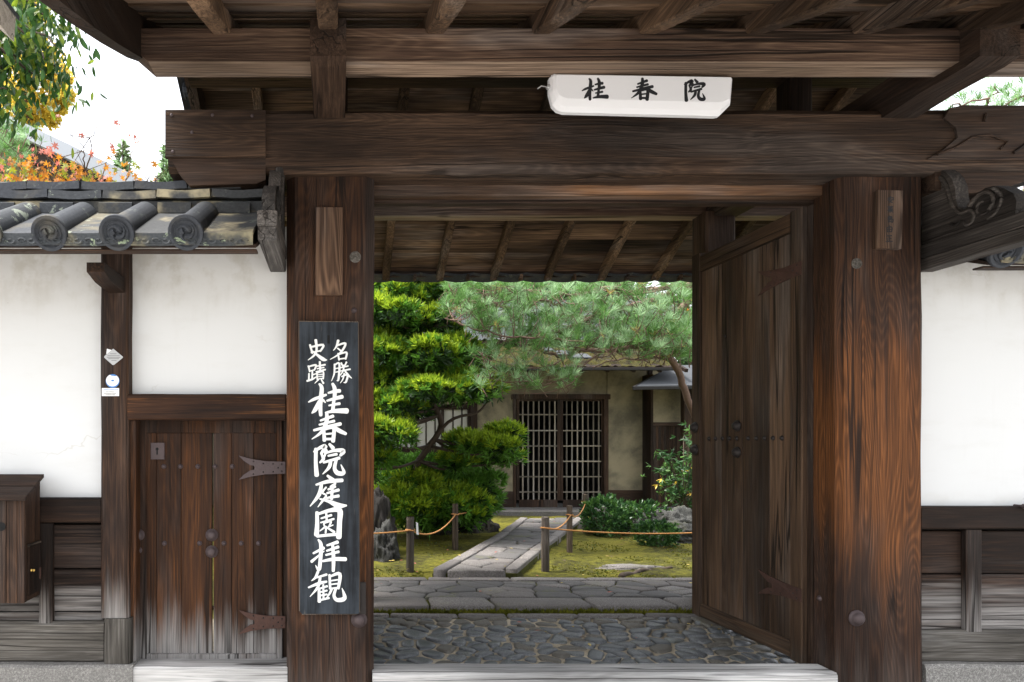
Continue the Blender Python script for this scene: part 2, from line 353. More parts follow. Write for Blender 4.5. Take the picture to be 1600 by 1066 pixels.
leaf('pine_needle', (.085,.21,.05), (.22,.42,.12), trans=.4, rough=.6, spec=.15); leaf('pine_needle_pale', (.26,.45,.21), (.47,.67,.38), trans=.45, rough=.6, spec=.15); leaf('needle_gold', (.40,.30,.08))
leaf('broad_dark', (.035,.095,.018), rough=.4, spec=.25); leaf('broad_light', (.13,.22,.02), (.24,.32,.03), rough=.35, trans=.5)
leaf('maple_orange', (.62,.20,.02), (.75,.33,.03), trans=.5); leaf('maple_red', (.60,.11,.07), (.66,.26,.20), trans=.5); leaf('maple_green', (.30,.33,.03), trans=.5)
leaf('ginkgo', (.88,.66,.07), (.92,.76,.16), trans=.7); leaf('far_green', (.05,.085,.04), var=.5); leaf('far_dark', (.028,.045,.022), var=.5)
leaf('shrub', (.022,.07,.022), (.06,.15,.045), rough=.35); leaf('shrub_light', (.06,.15,.035), (.11,.24,.05), rough=.4)
leaf('yellow_leaf', (.65,.45,.05)); leaf('fern', (.08,.13,.05), (.17,.24,.09))
M = MAT

# ================================================================== SETTING
def sheet(name, x0, x1, y0, y1, z, mat, nx=1, ny=1, amp=0, fr=1.0):
    mb = MB(); vs_ = []; fs_ = []
    for j in range(ny+1):
        for i in range(nx+1):
            x = x0+(x1-x0)*i/nx; y = y0+(y1-y0)*j/ny
            dz = amp*(mnoise.noise(Vector((x*fr, y*fr, 3.3)))+.5*mnoise.noise(Vector((x*fr*2.7, y*fr*2.7, 9)))) if amp else 0
            vs_.append((x, y, z+dz))
    for j in range(ny):
        for i in range(nx): a = j*(nx+1)+i; fs_.append((a, a+1, a+nx+2, a+nx+1))
    mb.add(vs_, fs_); return tag(obj(name, mb, mat, smooth=amp > 0), kind='structure')
sheet('street', -150, 150, -150, 300, 0.0, M['street'])
cob_bed = sheet('cobble_pavement', -1.5, 4.6, 3.75, 5.0, 0.196, M['mortar'])
cross_bed = sheet('stone_path', -6, 9, 5.22, 6.22, 0.282, M['joint'])
sheet('path_gutter', -1.5, 4.6, 4.98, 5.3, 0.246, M['moss'])
for v in cob_bed.data.vertices: v.co.z = .190+.055*(v.co.y-3.86)/1.14      # the pebble floor rises gently inwards
sheet('garden_ground', -30, 34, 6.2, 60, 0.29, M['moss'], 320, 270, 0.026, 1.9)

# ---- stones laid by cutting the plane into cells
def cells(pts, bound, k=14):
    out = []
    for i, p in enumerate(pts):
        poly = list(bound)
        near = sorted((q for j, q in enumerate(pts) if j != i), key=lambda q: (q[0]-p[0])**2+(q[1]-p[1])**2)[:k]
        for q in near:
            mx, my = (p[0]+q[0])/2, (p[1]+q[1])/2; nx, ny = q[0]-p[0], q[1]-p[1]
            new = []
            for a, b in zip(poly, poly[1:]+poly[:1]):
                da = (a[0]-mx)*nx+(a[1]-my)*ny; db = (b[0]-mx)*nx+(b[1]-my)*ny
                if da <= 0: new.append(a)
                if da*db < 0: t = da/(da-db); new.append((a[0]+(b[0]-a[0])*t, a[1]+(b[1]-a[1])*t))
            poly = new
            if len(poly) < 3: break
        if len(poly) >= 3: out.append(poly)
    return out
def chaikin(poly, r=.25):
    out = []
    for a, b in zip(poly, poly[1:]+poly[:1]):
        out.append((a[0]*(1-r)+b[0]*r, a[1]*(1-r)+b[1]*r)); out.append((a[0]*r+b[0]*(1-r), a[1]*r+b[1]*(1-r)))
    return out
def stone_piece(name, poly, z0, z1, mat, parent, gap=.008, rnd=2, dome=.006, rad=.012, tilt=.02, r=.25):
    cx = sum(p[0] for p in poly)/len(poly); cy = sum(p[1] for p in poly)/len(poly)
    q = []
    for x, y in poly:
        d = math.hypot(x-cx, y-cy); k = max(.5, 1-gap/max(d, .01)); q.append(((x-cx)*k, (y-cy)*k))
    for i in range(rnd): q = chaikin(q, r)
    q = [(x*random.uniform(.985, 1.015), y*random.uniform(.985, 1.015)) for x, y in q]
    n = len(q); tx, ty = random.uniform(-tilt, tilt), random.uniform(-tilt, tilt); mb = MB()
    size = max(math.hypot(*p) for p in q); k1 = max(.6, 1-rad/size)
    rings = [(1.0, z0-z1), (1.0, -rad*.8), (k1, 0), (k1*.55, dome*.8)]
    vs_ = []; fs_ = []
    for k, zz in rings:
        for x, y in q: vs_.append((x*k, y*k, zz+(x*tx+y*ty if zz > z0-z1+1e-6 else 0)+(random.uniform(-.0015, .0015))))
    vs_.append((0, 0, dome))
    for i in range(3):
        for j in range(n): fs_.append((i*n+j, i*n+(j+1)%n, (i+1)*n+(j+1)%n, (i+1)*n+j))
    for j in range(n): fs_.append((3*n+j, 3*n+(j+1)%n, 4*n))
    mb.add(vs_, fs_); me = mesh_of(name, mb, mat, smooth=True)
    return inst(name, me, (cx, cy, z1), parent)
def jit(x0, x1, y0, y1, sx, sy, j=.33):
    pts = []; row = 0; y = y0+sy/2
    while y < y1:
        x = x0+sx*(.25 if row % 2 else .75)
        while x < x1: pts.append((x+random.uniform(-j, j)*sx, y+random.uniform(-j, j)*sy)); x += sx*random.uniform(.8, 1.25)
        y += sy; row += 1
    return pts
# dark pebble paving inside the gate
B = [(.02,3.86),(2.95,3.86),(2.95,4.99),(.02,4.99)]
for poly in cells([p for p in jit(.02, 2.95, 3.86, 4.99, .125, .088, .48) if random.random() > .14], B):
    cy = sum(p[1] for p in poly)/len(poly); cx = sum(p[0] for p in poly)/len(poly)
    warm = random.random() < (.12+.3*max(0, (cx-2.1))) or (cy > 4.8 and random.random() < .5); zf = .199+.055*(cy-3.86)/1.14
    stone_piece('cobble_stone', poly, .15, zf+random.uniform(-.005, .010), M['cobble_warm' if warm else 'cobble'], cob_bed, gap=.0105, rnd=random.choice((1,1,2)), dome=.004, rad=.010, tilt=.06, r=random.uniform(.14,.24))
x = -.1
while x < 4.4:                                  # thin kerb row at the far side of the pebbles
    w = random.uniform(.28, .55); stone_piece('kerb_stone', [(x,4.985),(x+w,4.985),(x+w,5.06),(x,5.06)], .17, .266, M['granite'], cob_bed, gap=.006, rnd=1, dome=.002, rad=.01, r=.12); x += w
# raised path across the entrance: granite edge slabs with flags between
for y0, y1, a, b in ((5.12, 5.40, .45, .75), (6.06, 6.19, .5, .85)):
    x = -.5
    while x < 5.2:
        w = random.uniform(a, b); d = random.uniform(-.03, .03)
        stone_piece('edge_slab', [(x,y0),(x+w,y0),(x+w+d,y1),(x-d*.3,y1)], .2, .306+random.uniform(-.004, .004), M['granite'], cross_bed, gap=.007, rnd=1, dome=.002, rad=.009, tilt=.006, r=.07); x += w+.004
B = [(-.5,5.41),(5.2,5.41),(5.2,6.05),(-.5,6.05)]
for poly in cells(jit(-.5, 5.2, 5.41, 6.05, .27, .16, .5), B):
    stone_piece('flagstone', poly, .2, .304+random.uniform(-.006, .006), M[random.choice(['flag','flag','granite'])], cross_bed, gap=.009, rnd=1, dome=.002, rad=.007, tilt=.02, r=.07)
# path that leads from there to the hall
mb = MB(); LP = [(.85,6.21),(1.25,7.04),(1.96,8.59),(2.75,10.5)]; RP = [(1.60,6.21),(2.15,7.38),(2.88,8.83),(3.7,10.5)]
prism(mb, LP+RP[::-1], .2, .335, 2); hall_path = tag(obj('garden_path', mb, M['joint'], base=(1.5,7,.3)), kind='structure')
def strip(pl, off):
    out = []
    for i, p in enumerate(pl):
        a = pl[max(i-1,0)]; b = pl[min(i+1,len(pl)-1)]; d = Vector((b[0]-a[0], b[1]-a[1])).normalized(); out.append((p[0]+d.y*off, p[1]-d.x*off))
    return out
def along(pl, t):
    L = [math.dist(a, b) for a, b in zip(pl, pl[1:])]; s = t*sum(L)
    for (a, b), l in zip(zip(pl, pl[1:]), L):
        if s <= l+1e-9: return (a[0]+(b[0]-a[0])*s/l, a[1]+(b[1]-a[1])*s/l)
        s -= l
    return pl[-1]
for edge, off in ((LP, .11), (RP, -.11)):
    inn = strip(edge, off); n = 8
    for i in range(n):
        t0, t1 = i/n, (i+1)/n; q = [along(edge, t0), along(edge, t1), along(inn, t1), along(inn, t0)]
        stone_piece('edge_slab', q, .2, .372+random.uniform(-.004,.004), M['granite'], hall_path, gap=.006, rnd=1, dome=.001, rad=.008, tilt=.004, r=.06)
stone_piece('edge_slab', [(.98,6.2),(1.5,6.2),(1.5,6.3),(1.02,6.3)], .2, .366, M['granite'], hall_path, rnd=1, r=.06)
inL, inR = strip(LP, .12), strip(RP, -.12); pts = []
for i in range(15):
    t = (i+.5)/15; a, b = along(inL, t), along(inR, t); k = max(2, round(math.dist(a, b)/.3))
    for j in range(k):
        s = (j+.5+random.uniform(-.3,.3))/k; pts.append((a[0]+(b[0]-a[0])*s, a[1]+(b[1]-a[1])*s+random.uniform(-.08,.08)))
for poly in cells(pts, inL+inR[::-1]):
    stone_piece('flagstone', poly, .2, .366+random.uniform(-.006,.006), M[random.choice(['flag','flag','granite'])], hall_path, gap=.009, rnd=1, dome=.002, rad=.007, tilt=.02, r=.07)
# moss cushions and small plants growing in the ground cover
def tuft(mb, c, nrm, n, L, w, spread, mi=0, droop=0):
    cx, cy, cz = c
    for i in range(n):
        d = Vector((nrm[0]+random.gauss(0, spread), nrm[1]+random.gauss(0, spread), nrm[2]+random.gauss(0, spread)))
        if d.length < .05: continue
        d.normalize(); l = L*random.uniform(.65, 1.15); s = d.cross(Vector((random.gauss(0,1), random.gauss(0,1), random.gauss(0,1))))
        if s.length < 1e-3: continue
        s.normalize(); s *= w*.5; k = .45
        mx, my, mz = cx+d.x*l*k, cy+d.y*l*k, cz+d.z*l*k
        o = len(mb.v)
        mb.v += [(cx,cy,cz), (mx+s.x,my+s.y,mz+s.z), (cx+d.x*l, cy+d.y*l, cz+d.z*l-droop*l), (mx-s.x,my-s.y,mz-s.z)]
        mb.f.append((o,o+1,o+2,o+3)); mb.m.append(mi)
mb = MB()
for i in range(9000):
    x = random.uniform(-.2, 5.4); y = 6.22+random.random()**1.6*5
    if y > 6.3+ (0) and 0.86+(y-6.2)*.33-.05 < x < 1.62+(y-6.2)*.52+.08: continue
    if mnoise.noise(Vector((x*1.5, y*1.5, 7))) < -.05: continue
    tuft(mb, (x, y, .285), (0,0,1), 4, .022, .008, .6, 0 if random.random()<.9 else 1)
for i in range(2600):                           # moss in the joint below the raised path and between flags
    x = random.uniform(-.2, 3.2)
    tuft(mb, (x, random.uniform(5.065,5.13), .245), (0,-.2,1), 3, .05 if random.random()<.5 else .03, .012, .5, 0)
tag(obj('moss_tufts', mb, [M['moss_stuff'], M['fern']], recalc=False), 'yellow green moss cushions scattered over the garden ground', 'moss', kind='stuff')

mb = MB()
for i in range(170):                            # fallen leaves on moss, path and pebbles
    x = random.uniform(.2, 4.2); y = random.uniform(5.2, 10.5) if i > 25 else random.uniform(4.2, 5.1); z = .315 if y > 6.25 else (.318 if y > 5.12 else .262)
    if y > 6.25: z = .34 if not (.85+(y-6.2)*.45 < x < 1.6+(y-6.2)*.5) else .385
    a = random.uniform(0, 6.28); s = random.uniform(.012, .026); t = random.uniform(-.3, .3)
    mb.add([(x+s*math.cos(a), y+s*math.sin(a), z+t*s), (x-s*.45*math.sin(a), y+s*.45*math.cos(a), z+.004), (x-s*math.cos(a), y-s*math.sin(a), z-t*s*.4), (x+s*.45*math.sin(a), y-s*.45*math.cos(a), z)], [(0,1,2,3)], random.choice((0,0,1,2)))
tag(obj('fallen_leaves', mb, [M['needle_gold'], M['twig'], M['maple_red']], recalc=False), 'scattered dry fallen leaves on the moss and paving', 'leaves', kind='stuff')
# ================================================================== GATE
CX = 1.407; YR = 4.32
def rz(Y):                                       # underside of the rafters
    if Y >= YR: return 3.35+.479*(5.36-Y)
    if Y >= 3.22: return 3.35+.4527*(Y-3.22)
    d = 3.22-Y; return 3.35-.40*d+.045*d*d
gate = thing('temple_gate', 'large dark weathered timber roofed gate with one door leaf standing open', 'gate', (CX, 3.8, 0))
for (x0, x1) in ((-.26, .2), (2.617, 3.073)):
    mb = MB(); box(mb, x0, x1, 3.667, 3.887, .14, 2.96, c=.045 if x0 < 0 else .03, seg=14, wob=.006); p = obj('main_post', mb, M['post_z'], gate)
    mb = MB(); box(mb, x0-.06, x1+.06, 3.6, 3.95, 0, .142, c=.02); obj('base_stone', mb, M['granite_base'], gate)
for x0, x1 in ((2.63, 2.80), (-.05, .07)):
    mb = MB(); box(mb, x0, x1, 3.888, 3.985, .2, 2.81, c=.004); obj('door_jamb', mb, M['timber_z'], gate)
for x in (-.02, 2.84):
    mb = MB(); box(mb, x-.11, x+.11, 5.19, 5.41, .2, 3.2, c=.015, seg=6, wob=.004); obj('rear_post', mb, M['timber_z'], gate)
    mb = MB(); box(mb, x-.2, x+.2, 5.1, 5.5, .15, .24, c=.02); obj('base_stone', mb, M['granite_base'], gate)
mb = MB(); timber(mb, (-.86,3.765,3.042), (3.67,3.765,3.042), .33, .325, .03, seg=24, wob=.010); kab = obj('crossbeam', mb, M['beam_x'], gate)
mb = MB(); pbox(mb, 258, 171, 415, 246, 3.588, .03, c=.004); obj('end_board', mb, M['beam_x'], gate)
for x, y in ((268,177),(332,177),(394,178),(300,204),(270,234)):
    mb = MB(); q = P(x, y+3, 3.587); lathe(mb, [(.009,.004),(.008,-.003),(.003,-.005)], q, 'Y', 8); obj('nail', mb, M['iron'], gate)
mb = MB(); a = [P(266,246,3.6), P(415,246,3.6), P(415,281,3.6), P(400,287,3.6), P(296,290,3.6), P(280,272,3.6)]
prism(mb, [(v.x, v.z) for v in a], 3.6, 3.9); obj('bracket_block', mb, M['timber_x'], gate)
mb = MB(); xs = [2*CX-v.x for v in a]; prism(mb, [(3.08,2.945),(3.9,2.955),(3.82,2.92),(3.6,2.86),(3.42,2.795),(3.25,2.775),(3.08,2.80)], 3.62, 3.9); obj('bracket_block', mb, M['timber_x'], gate)
# carved end of the crossbeam on the right: an S-shaped groove board
mb = MB(); prism(mb, [(3.02,2.94),(3.10,2.99),(3.17,3.05),(3.16,3.10),(3.10,3.15),(3.13,3.20),(3.2,3.215),(3.7,3.21),(3.75,3.05),(3.72,2.93)], 3.588, 3.62); obj('carved_end', mb, M['timber_x'], gate)
for pts in ([(3.06,2.96),(3.16,3.0),(3.24,3.05),(3.33,3.06),(3.42,3.03),(3.38,2.99)], [(3.30,3.13),(3.31,3.17)], [(3.45,2.97),(3.52,3.02),(3.62,3.05),(3.69,3.05)]):
    mb = MB(); tube(mb, [(x,3.586,z) for x,z in pts], .008, 6); obj('carved_scroll', mb, M['timber_x'], gate)
mb = MB(); box(mb, .16, 2.66, 3.79, 3.868, 2.826, 2.93, c=.005, seg=8, wob=.003); obj('head_rail', mb, M['headwood_x'], gate)
mb = MB(); box(mb, .16, 2.66, 3.87, 3.93, 2.81, 2.93, c=.004); obj('head_rail', mb, M['timber_x'], gate)
# arms over the crossbeam that carry the purlins
for x0, x1 in ((-.113, .045), (2.79, 2.965)):
    mb = MB(); pr = [(3.05,3.17),(3.05,3.335),(5.5,3.335),(5.5,3.19),(5.42,3.165),(3.66,3.15),(3.35,3.165),(3.12,3.16)]
    prism(mb, pr, x0, x1, 0); obj('bracket_arm', mb, M['timber_y'], gate)
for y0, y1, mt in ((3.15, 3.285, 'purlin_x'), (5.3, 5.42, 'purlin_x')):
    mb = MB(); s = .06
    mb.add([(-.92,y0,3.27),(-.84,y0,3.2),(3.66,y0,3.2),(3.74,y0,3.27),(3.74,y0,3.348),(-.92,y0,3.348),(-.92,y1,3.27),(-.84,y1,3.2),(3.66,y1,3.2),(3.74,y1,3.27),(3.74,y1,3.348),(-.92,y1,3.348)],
           [(0,1,2,3,4,5),(11,10,9,8,7,6)]+[(i,(i+1)%6,6+(i+1)%6,6+i) for i in range(6)]); mb.m[3] = 1; obj('purlin', mb, [M[mt], M['purlinpale_x']], gate)  # underside in a paler tone: bounce from the ground painted into the colour
mb = MB(); box(mb, -.9, 3.72, 4.25, 4.39, 3.70, 3.86, c=.01); obj('ridge_beam', mb, M['timber_x'], gate)
for x in (.0, 2.81):
    mb = MB(); box(mb, x-.07, x+.07, 4.25, 4.39, 3.33, 3.71, c=.01); obj('king_post', mb, M['timber_z'], gate)
EF, EB = 1.62, 6.24
def rafter(x, w=.062, h=.075, name='rafter'):
    for ys in ([YR, 3.6, 3.22, 2.8, 2.4, 2.0, EF], [YR, 5.36, EB]):
        mb = MB(); n = len(ys); hh = h*1.15 if ys[1] < YR else h; ww = w*1.35 if ys[1] < YR else w
        vs_ = []; fs_ = []
        for Y in ys:
            z = rz(Y); c = .008
            vs_ += [(x-ww/2+c,Y,z), (x+ww/2-c,Y,z), (x+ww/2,Y,z+c), (x+ww/2,Y,z+hh), (x-ww/2,Y,z+hh), (x-ww/2,Y,z+c)]
        for i in range(n-1):
            for j in range(6): fs_.append((i*6+j, i*6+(j+1)%6, i*6+6+(j+1)%6, i*6+6+j))
        fs_ += [tuple(range(6)), tuple((n-1)*6+j for j in range(6))]
        mb.add(vs_, fs_); obj(name, mb, M['soffit_y'], gate)
for k in range(-1, 8): rafter(-.035+.4775*k)
# boards on the rafters, lapped, each one a piece
def roof_boards(ya, yb, step):
    Y = ya; sg = 1 if yb > ya else -1
    while (yb-Y)*sg > .02:
        Y2 = Y+sg*min(step*random.uniform(.9,1.1), abs(yb-Y)); zz = rz(Y)+.088, rz(Y2)+.0785; mb = MB(); e = random.uniform(0,.004)
        mb.add([(-.9,Y,zz[0]+e),(3.72,Y,zz[0]),(3.72,Y2,zz[1]),(-.9,Y2,zz[1]+e)]+[(-.9,Y,zz[0]+.016),(3.72,Y,zz[0]+.016),(3.72,Y2,zz[1]+.016),(-.9,Y2,zz[1]+.016)],
               [(0,1,2,3),(7,6,5,4),(0,1,5,4),(1,2,6,5),(2,3,7,6),(3,0,4,7)])
        obj('roof_board', mb, M['soffit_x'], gate); Y = Y2
roof_boards(YR, EB+.01, .155); roof_boards(YR, EF, .15)
# bargeboards
for x0, x1 in ((-.935,-.872), (3.692,3.755)):
    for ys in ([YR, 3.9, 3.5, 3.15, 2.8, 2.5, 2.2, 1.9, EF-.05], [YR, 5.0, 5.6, EB+.08]):
        mb = MB(); lo = [(Y, rz(Y)-.105+.0*Y) for Y in ys]; hi = [(Y, rz(Y)+.115) for Y in ys][::-1]
        prism(mb, lo+hi, x0, x1, 0); obj('bargeboard', mb, M['timber_y'], gate)
# roof tiles: one ribbed field over each slope, single eave tiles along the rear edge
def tile_field(ya, yb, n):
    mb = MB(); cols = int(4.9/.235*6); vs_ = []; fs_ = []
    for j in range(n+1):
        Y = ya+(yb-ya)*j/n
        for i in range(cols+1):
            x = -1.04+4.9*i/cols; ph = (i % 6)/6; z = rz(Y)+.16+(.05*math.sin(math.pi*min(1, ph*2.2)) if ph < .46 else 0)
            vs_.append((x, Y, z))
    for j in range(n):
        for i in range(cols): a = j*(cols+1)+i; fs_.append((a,a+1,a+cols+2,a+cols+1))
    mb.add(vs_, fs_); tag(obj('roof_tiles', mb, M['tile_clean'], gate, smooth=True), kind='stuff')
tile_field(YR, EB+.02, 8); tile_field(YR, EF-.06, 10)
mb = MB(); N = 8; vs_ = []; fs_ = []; w = .235
for k, (yy, dz) in enumerate(((0,.012),(0,.022),(-.10,.064),(-.10,.054))):
    for i in range(N+1):
        u = i/N*2-1; vs_.append((u*w/2, yy, dz+.016*u*u))
for k in range(4):
    for i in range(N): a = k*(N+1)+i; b = ((k+1)%4)*(N+1)+i; fs_.append((a,a+1,b+1,b))
mb.add(vs_, fs_); eave_me = mesh_of('eave_tile', mb, M['tile_clean'])
mb = MB(); lathe(mb, [(.05,-.27),(.05,0),(.055,0),(.055,.015),(.03,.012)], (0,0,0), 'Y', 10); cap_me = mesh_of('round_tile', mb, M['tile_clean'], smooth=False)
for i in range(21):
    x = -1.02+.235*i
    inst('eave_tile', eave_me, (x, EB+.075, rz(EB)-.014), gate)
    inst('round_tile', cap_me, (x+.1175, EB+.06, rz(EB)+.165), gate, rot=(R(-25),0,0))
    mb = MB(); box(mb, x+.06, x+.085, EB-.03, EB+.03, rz(EB)-.0, rz(EB)+.05, c=.003); obj('tile_batten', mb, M['soffit_y'], gate)
mb = MB(); box(mb, -.9, 3.72, EB+.0, EB+.03, rz(EB)+.03, rz(EB)+.10, c=.004); obj('eave_strip', mb, M['timber_x'], gate)
mb = MB(); box(mb, -.98, 3.8, 4.2, 4.44, rz(YR)+.12, rz(YR)+.42, c=.03); obj('ridge_course', mb, M['tile_clean'], gate)
for i in range(9):                                # verge tiles on the left gable
    Y = 4.5+i*.2; inst('round_tile', cap_me, (-1.0, Y, rz(Y)+.175), gate, rot=(0,0,R(90)))
    Y = 4.1-i*.26; inst('round_tile', cap_me, (-.99, Y, rz(Y)+.175), gate, rot=(0,0,R(90)))
mb = MB(); box(mb, .19, 2.60, 3.646, 3.816, .16, .30, c=.012, seg=10, wob=.004); obj('threshold', mb, M['sill_x'], gate)
mb = MB(); box(mb, -.3, 3.1, 3.55, 3.9, 0, .162, c=.02); obj('step_stone', mb, M['granite_base'], gate)

def boss(c, r, parent, axis='Y', s=-1, mat='iron', name='boss'):
    mb = MB(); lathe(mb, [(r*1.25, 0), (r*1.25, s*r*.15), (r, s*r*.2), (r*.92, s*r*.6), (r*.65, s*r*.95), (r*.25, s*r*1.1), (r*.05, s*r*1.12)], c, axis, 14)
    return obj(name, mb, M[mat], parent, smooth=True)
def strap(parent, org, ax, s, L, H, th, mat):
    """fishtail hinge strap; ax(u, v, d) maps to local space"""
    k = L/.38; hv = H/.085
    pts = [(0,-.042),(.16,-.046),(.28,-.062),(.38,-.085),(.34,-.05),(.285,-.018),(.255,-.014),(.25,0),(.255,.014),(.285,.018),(.34,.05),(.38,.085),(.28,.062),(.16,.046),(0,.042)]
    pts = [(u*k, v*hv) for u, v in pts]; n = len(pts); mb = MB()
    mb.add([ax(u, v, 0) for u, v in pts]+[ax(u, v, th) for u, v in pts], [tuple(range(n)), tuple(range(2*n-1,n-1,-1))]+[(i,(i+1)%n,n+(i+1)%n,n+i) for i in range(n)])
    h = obj('hinge_strap', mb, M[mat], parent)
    for u, v in ((.03,.025),(.03,-.025),(.1,.028),(.1,-.028),(.18,.03),(.18,-.03),(.26,.045),(.26,-.045),(.06,0)):
        mb = MB(); a = ax(u*k, v*hv, th); d = Vector(ax(u*k, v*hv, th+.004)); q = Vector(a); t1 = (Vector(ax(u*k+1, v*hv, th))-q).normalized(); t2 = (Vector(ax(u*k, v*hv+1, th))-q).normalized()
        mb.add([q+t1*.005*math.cos(b)+t2*.005*math.sin(b) for b in (0,1.05,2.1,3.14,4.19,5.24)]+[d], [(0,1,6),(1,2,6),(2,3,6),(3,4,6),(4,5,6),(5,0,6)]); obj('rivet', mb, M['iron_dark'], h)
    return h
def gate_leaf(loc, rot, s, label):
    # local: y runs from hinge to free edge, visible face towards -x*s
    mb = MB()
    def bx(u0, u1, z0, z1, a, b, **k): box(mb, min(a*s,b*s), max(a*s,b*s), u0, u1, z0, z1, **k)
    bx(0, .1, .255, 2.81, -.012, .055, axis=2); bx(1.036, 1.14, .235, 2.83, -.015, .055, axis=2)
    d = bpy.data.objects.new('gate_door', mesh_of('gate_door', mb, M['leafdoor_z'])); link(d, gate)
    d.location = Vector(loc)-BASE[gate.name]; d.rotation_euler = (0,0,rot); BASE[d.name] = Vector((0,0,0)); d['label'] = label
    for za, zb in ((.265,.358),(2.695,2.807)):
        mb = MB(); box(mb, min(-.012*s,.052*s), max(-.012*s,.052*s), .101, 1.035, za, zb, axis=1); obj('rail', mb, M['leafdoor_y'], d)
    for u0, u1 in ((.102,.30),(.302,.565),(.569,.80),(.802,1.034)):
        mb = MB(); e = random.uniform(0,.003); box(mb, min(e*s,.035*s), max(e*s,.035*s), u0, u1, .36, 2.693, c=.003, axis=2); obj('plank', mb, M['leafdoor_z'], d)
    for z in (.64, 2.47):
        strap(d, None, lambda u, v, t, z=z: (-(t+.001)*s-.012*s*(u < .1), .0+u, z+v), s, .40, .075, .006, 'rust')
    for i, u in enumerate((.18,.26,.34,.42,.50,.62,.70,.78,.86,.94)): boss((-.002*s, u, 1.52), .012, d, 'X', -s, 'iron_dark', 'stud')
    for u, z in ((.615,1.60),(.615,1.43)): boss((-.001*s, u, z), .03, d, 'X', -s, 'iron_dark')
    for u, z in ((1.09,1.60),(1.09,1.44)): boss((-.016*s, u, z), .032, d, 'X', -s, 'iron_dark')
    for z in (2.2,): boss((-.001*s, .75, z), .008, d, 'X', -s, 'iron_dark', 'stud')
    return d
gate_leaf((2.612, 3.93, 0), math.atan2(.036, 1.14), 1, 'open right door leaf of vertical planks')
gate_leaf((.09, 3.93, 0), R(1), -1, 'open left door leaf behind the post')
mb = MB(); box(mb, 2.50, 2.62, 4.72, 4.98, .2, .262, c=.012); obj('door_stop', mb, M['cobble_warm'], gate)
for x, y, r, mt in ((555,402,.03,'silver_y'),(1338,412,.028,'silver_y')):
    mb = MB(); q = P(x, y, 3.668); lathe(mb, [(r,.006),(r,-.004),(r*.8,-.006),(r*.75,-.003),(r*.3,-.003),(r*.25,-.008),(.002,-.009)], q, 'Y', 16); obj('peg', mb, M[mt], gate)
boss(P(1338,966,3.667), .034, gate); boss(P(561,968,3.667), .034, gate); boss(P(1281,935,3.75)-Vector((0,0,0)), .012, gate, 'X')
mb = MB(); pbox(mb, 548, 910, 572, 960, 3.655, .012, c=.003); obj('latch_plate', mb, M['iron_dark'], gate)
boss(P(553,485,3.667), .012, gate, name='stud'); boss(P(470,275,3.7), .01, gate, name='stud')

# carved brackets and arms where the wall roofs meet the posts
def wall_arm(x0, x1, dz, s):
    mb = MB(); box(mb, x0, x1, 3.17, 3.76, 2.405+dz, 2.468+dz, c=.005); a = obj('wall_arm', mb, M['graywood_y'], gate)
    mb = MB(); box(mb, x0-.003, x1+.003, 3.165, 3.76, 2.470+dz, 2.54+dz, c=.005); obj('wall_arm', mb, M['graywood_y'], gate)
    pr = [(3.74,2.94),(3.67,2.905),(3.62,2.90),(3.585,2.865),(3.56,2.83),(3.54,2.78),(3.535,2.72),(3.52,2.675),(3.49,2.652),(3.455,2.66),(3.42,2.70),(3.375,2.715),(3.33,2.71),(3.28,2.68),(3.235,2.64),(3.22,2.60),(3.225,2.543),(3.74,2.543)]
    mb = MB(); prism(mb, [(y, z+dz) for y, z in pr], x0+.012, x1-.012, 0); b = obj('carved_bracket', mb, M['graywood_y'], gate)
    xf = x0+.012-.004 if s > 0 else x1-.012+.004
    for pts, r in (([(3.66,2.88),(3.615,2.85),(3.585,2.80),(3.565,2.74),(3.545,2.68),(3.50,2.635),(3.455,2.635),(3.43,2.61),(3.44,2.575),(3.47,2.565),(3.485,2.585)], .013),
                   ([(3.455,2.655),(3.41,2.69),(3.37,2.695),(3.335,2.67),(3.33,2.63),(3.355,2.60),(3.39,2.595),(3.415,2.62),(3.405,2.65),(3.38,2.655)], .012),
                   ([(3.33,2.70),(3.295,2.66),(3.29,2.62),(3.32,2.575),(3.36,2.56)], .010), ([(3.56,2.60),(3.53,2.585),(3.50,2.60)], .009)):
        mb = MB(); sp = smooth_path([(xf, y, z+dz) for y, z in pts], 4); tube(mb, sp, [r*(1-.5*i/len(sp)) for i in range(len(sp))], 6); obj('carved_scroll', mb, M['graywood_y'], b, smooth=True)
wall_arm(-.352, -.268, 0, -1); wall_arm(3.10, 3.19, -.0, 1)
mb = MB(); box(mb, -.31, -.27, 3.6, 3.72, 2.545, 2.97, c=.008); obj('wall_arm', mb, M['graywood_z'], gate)

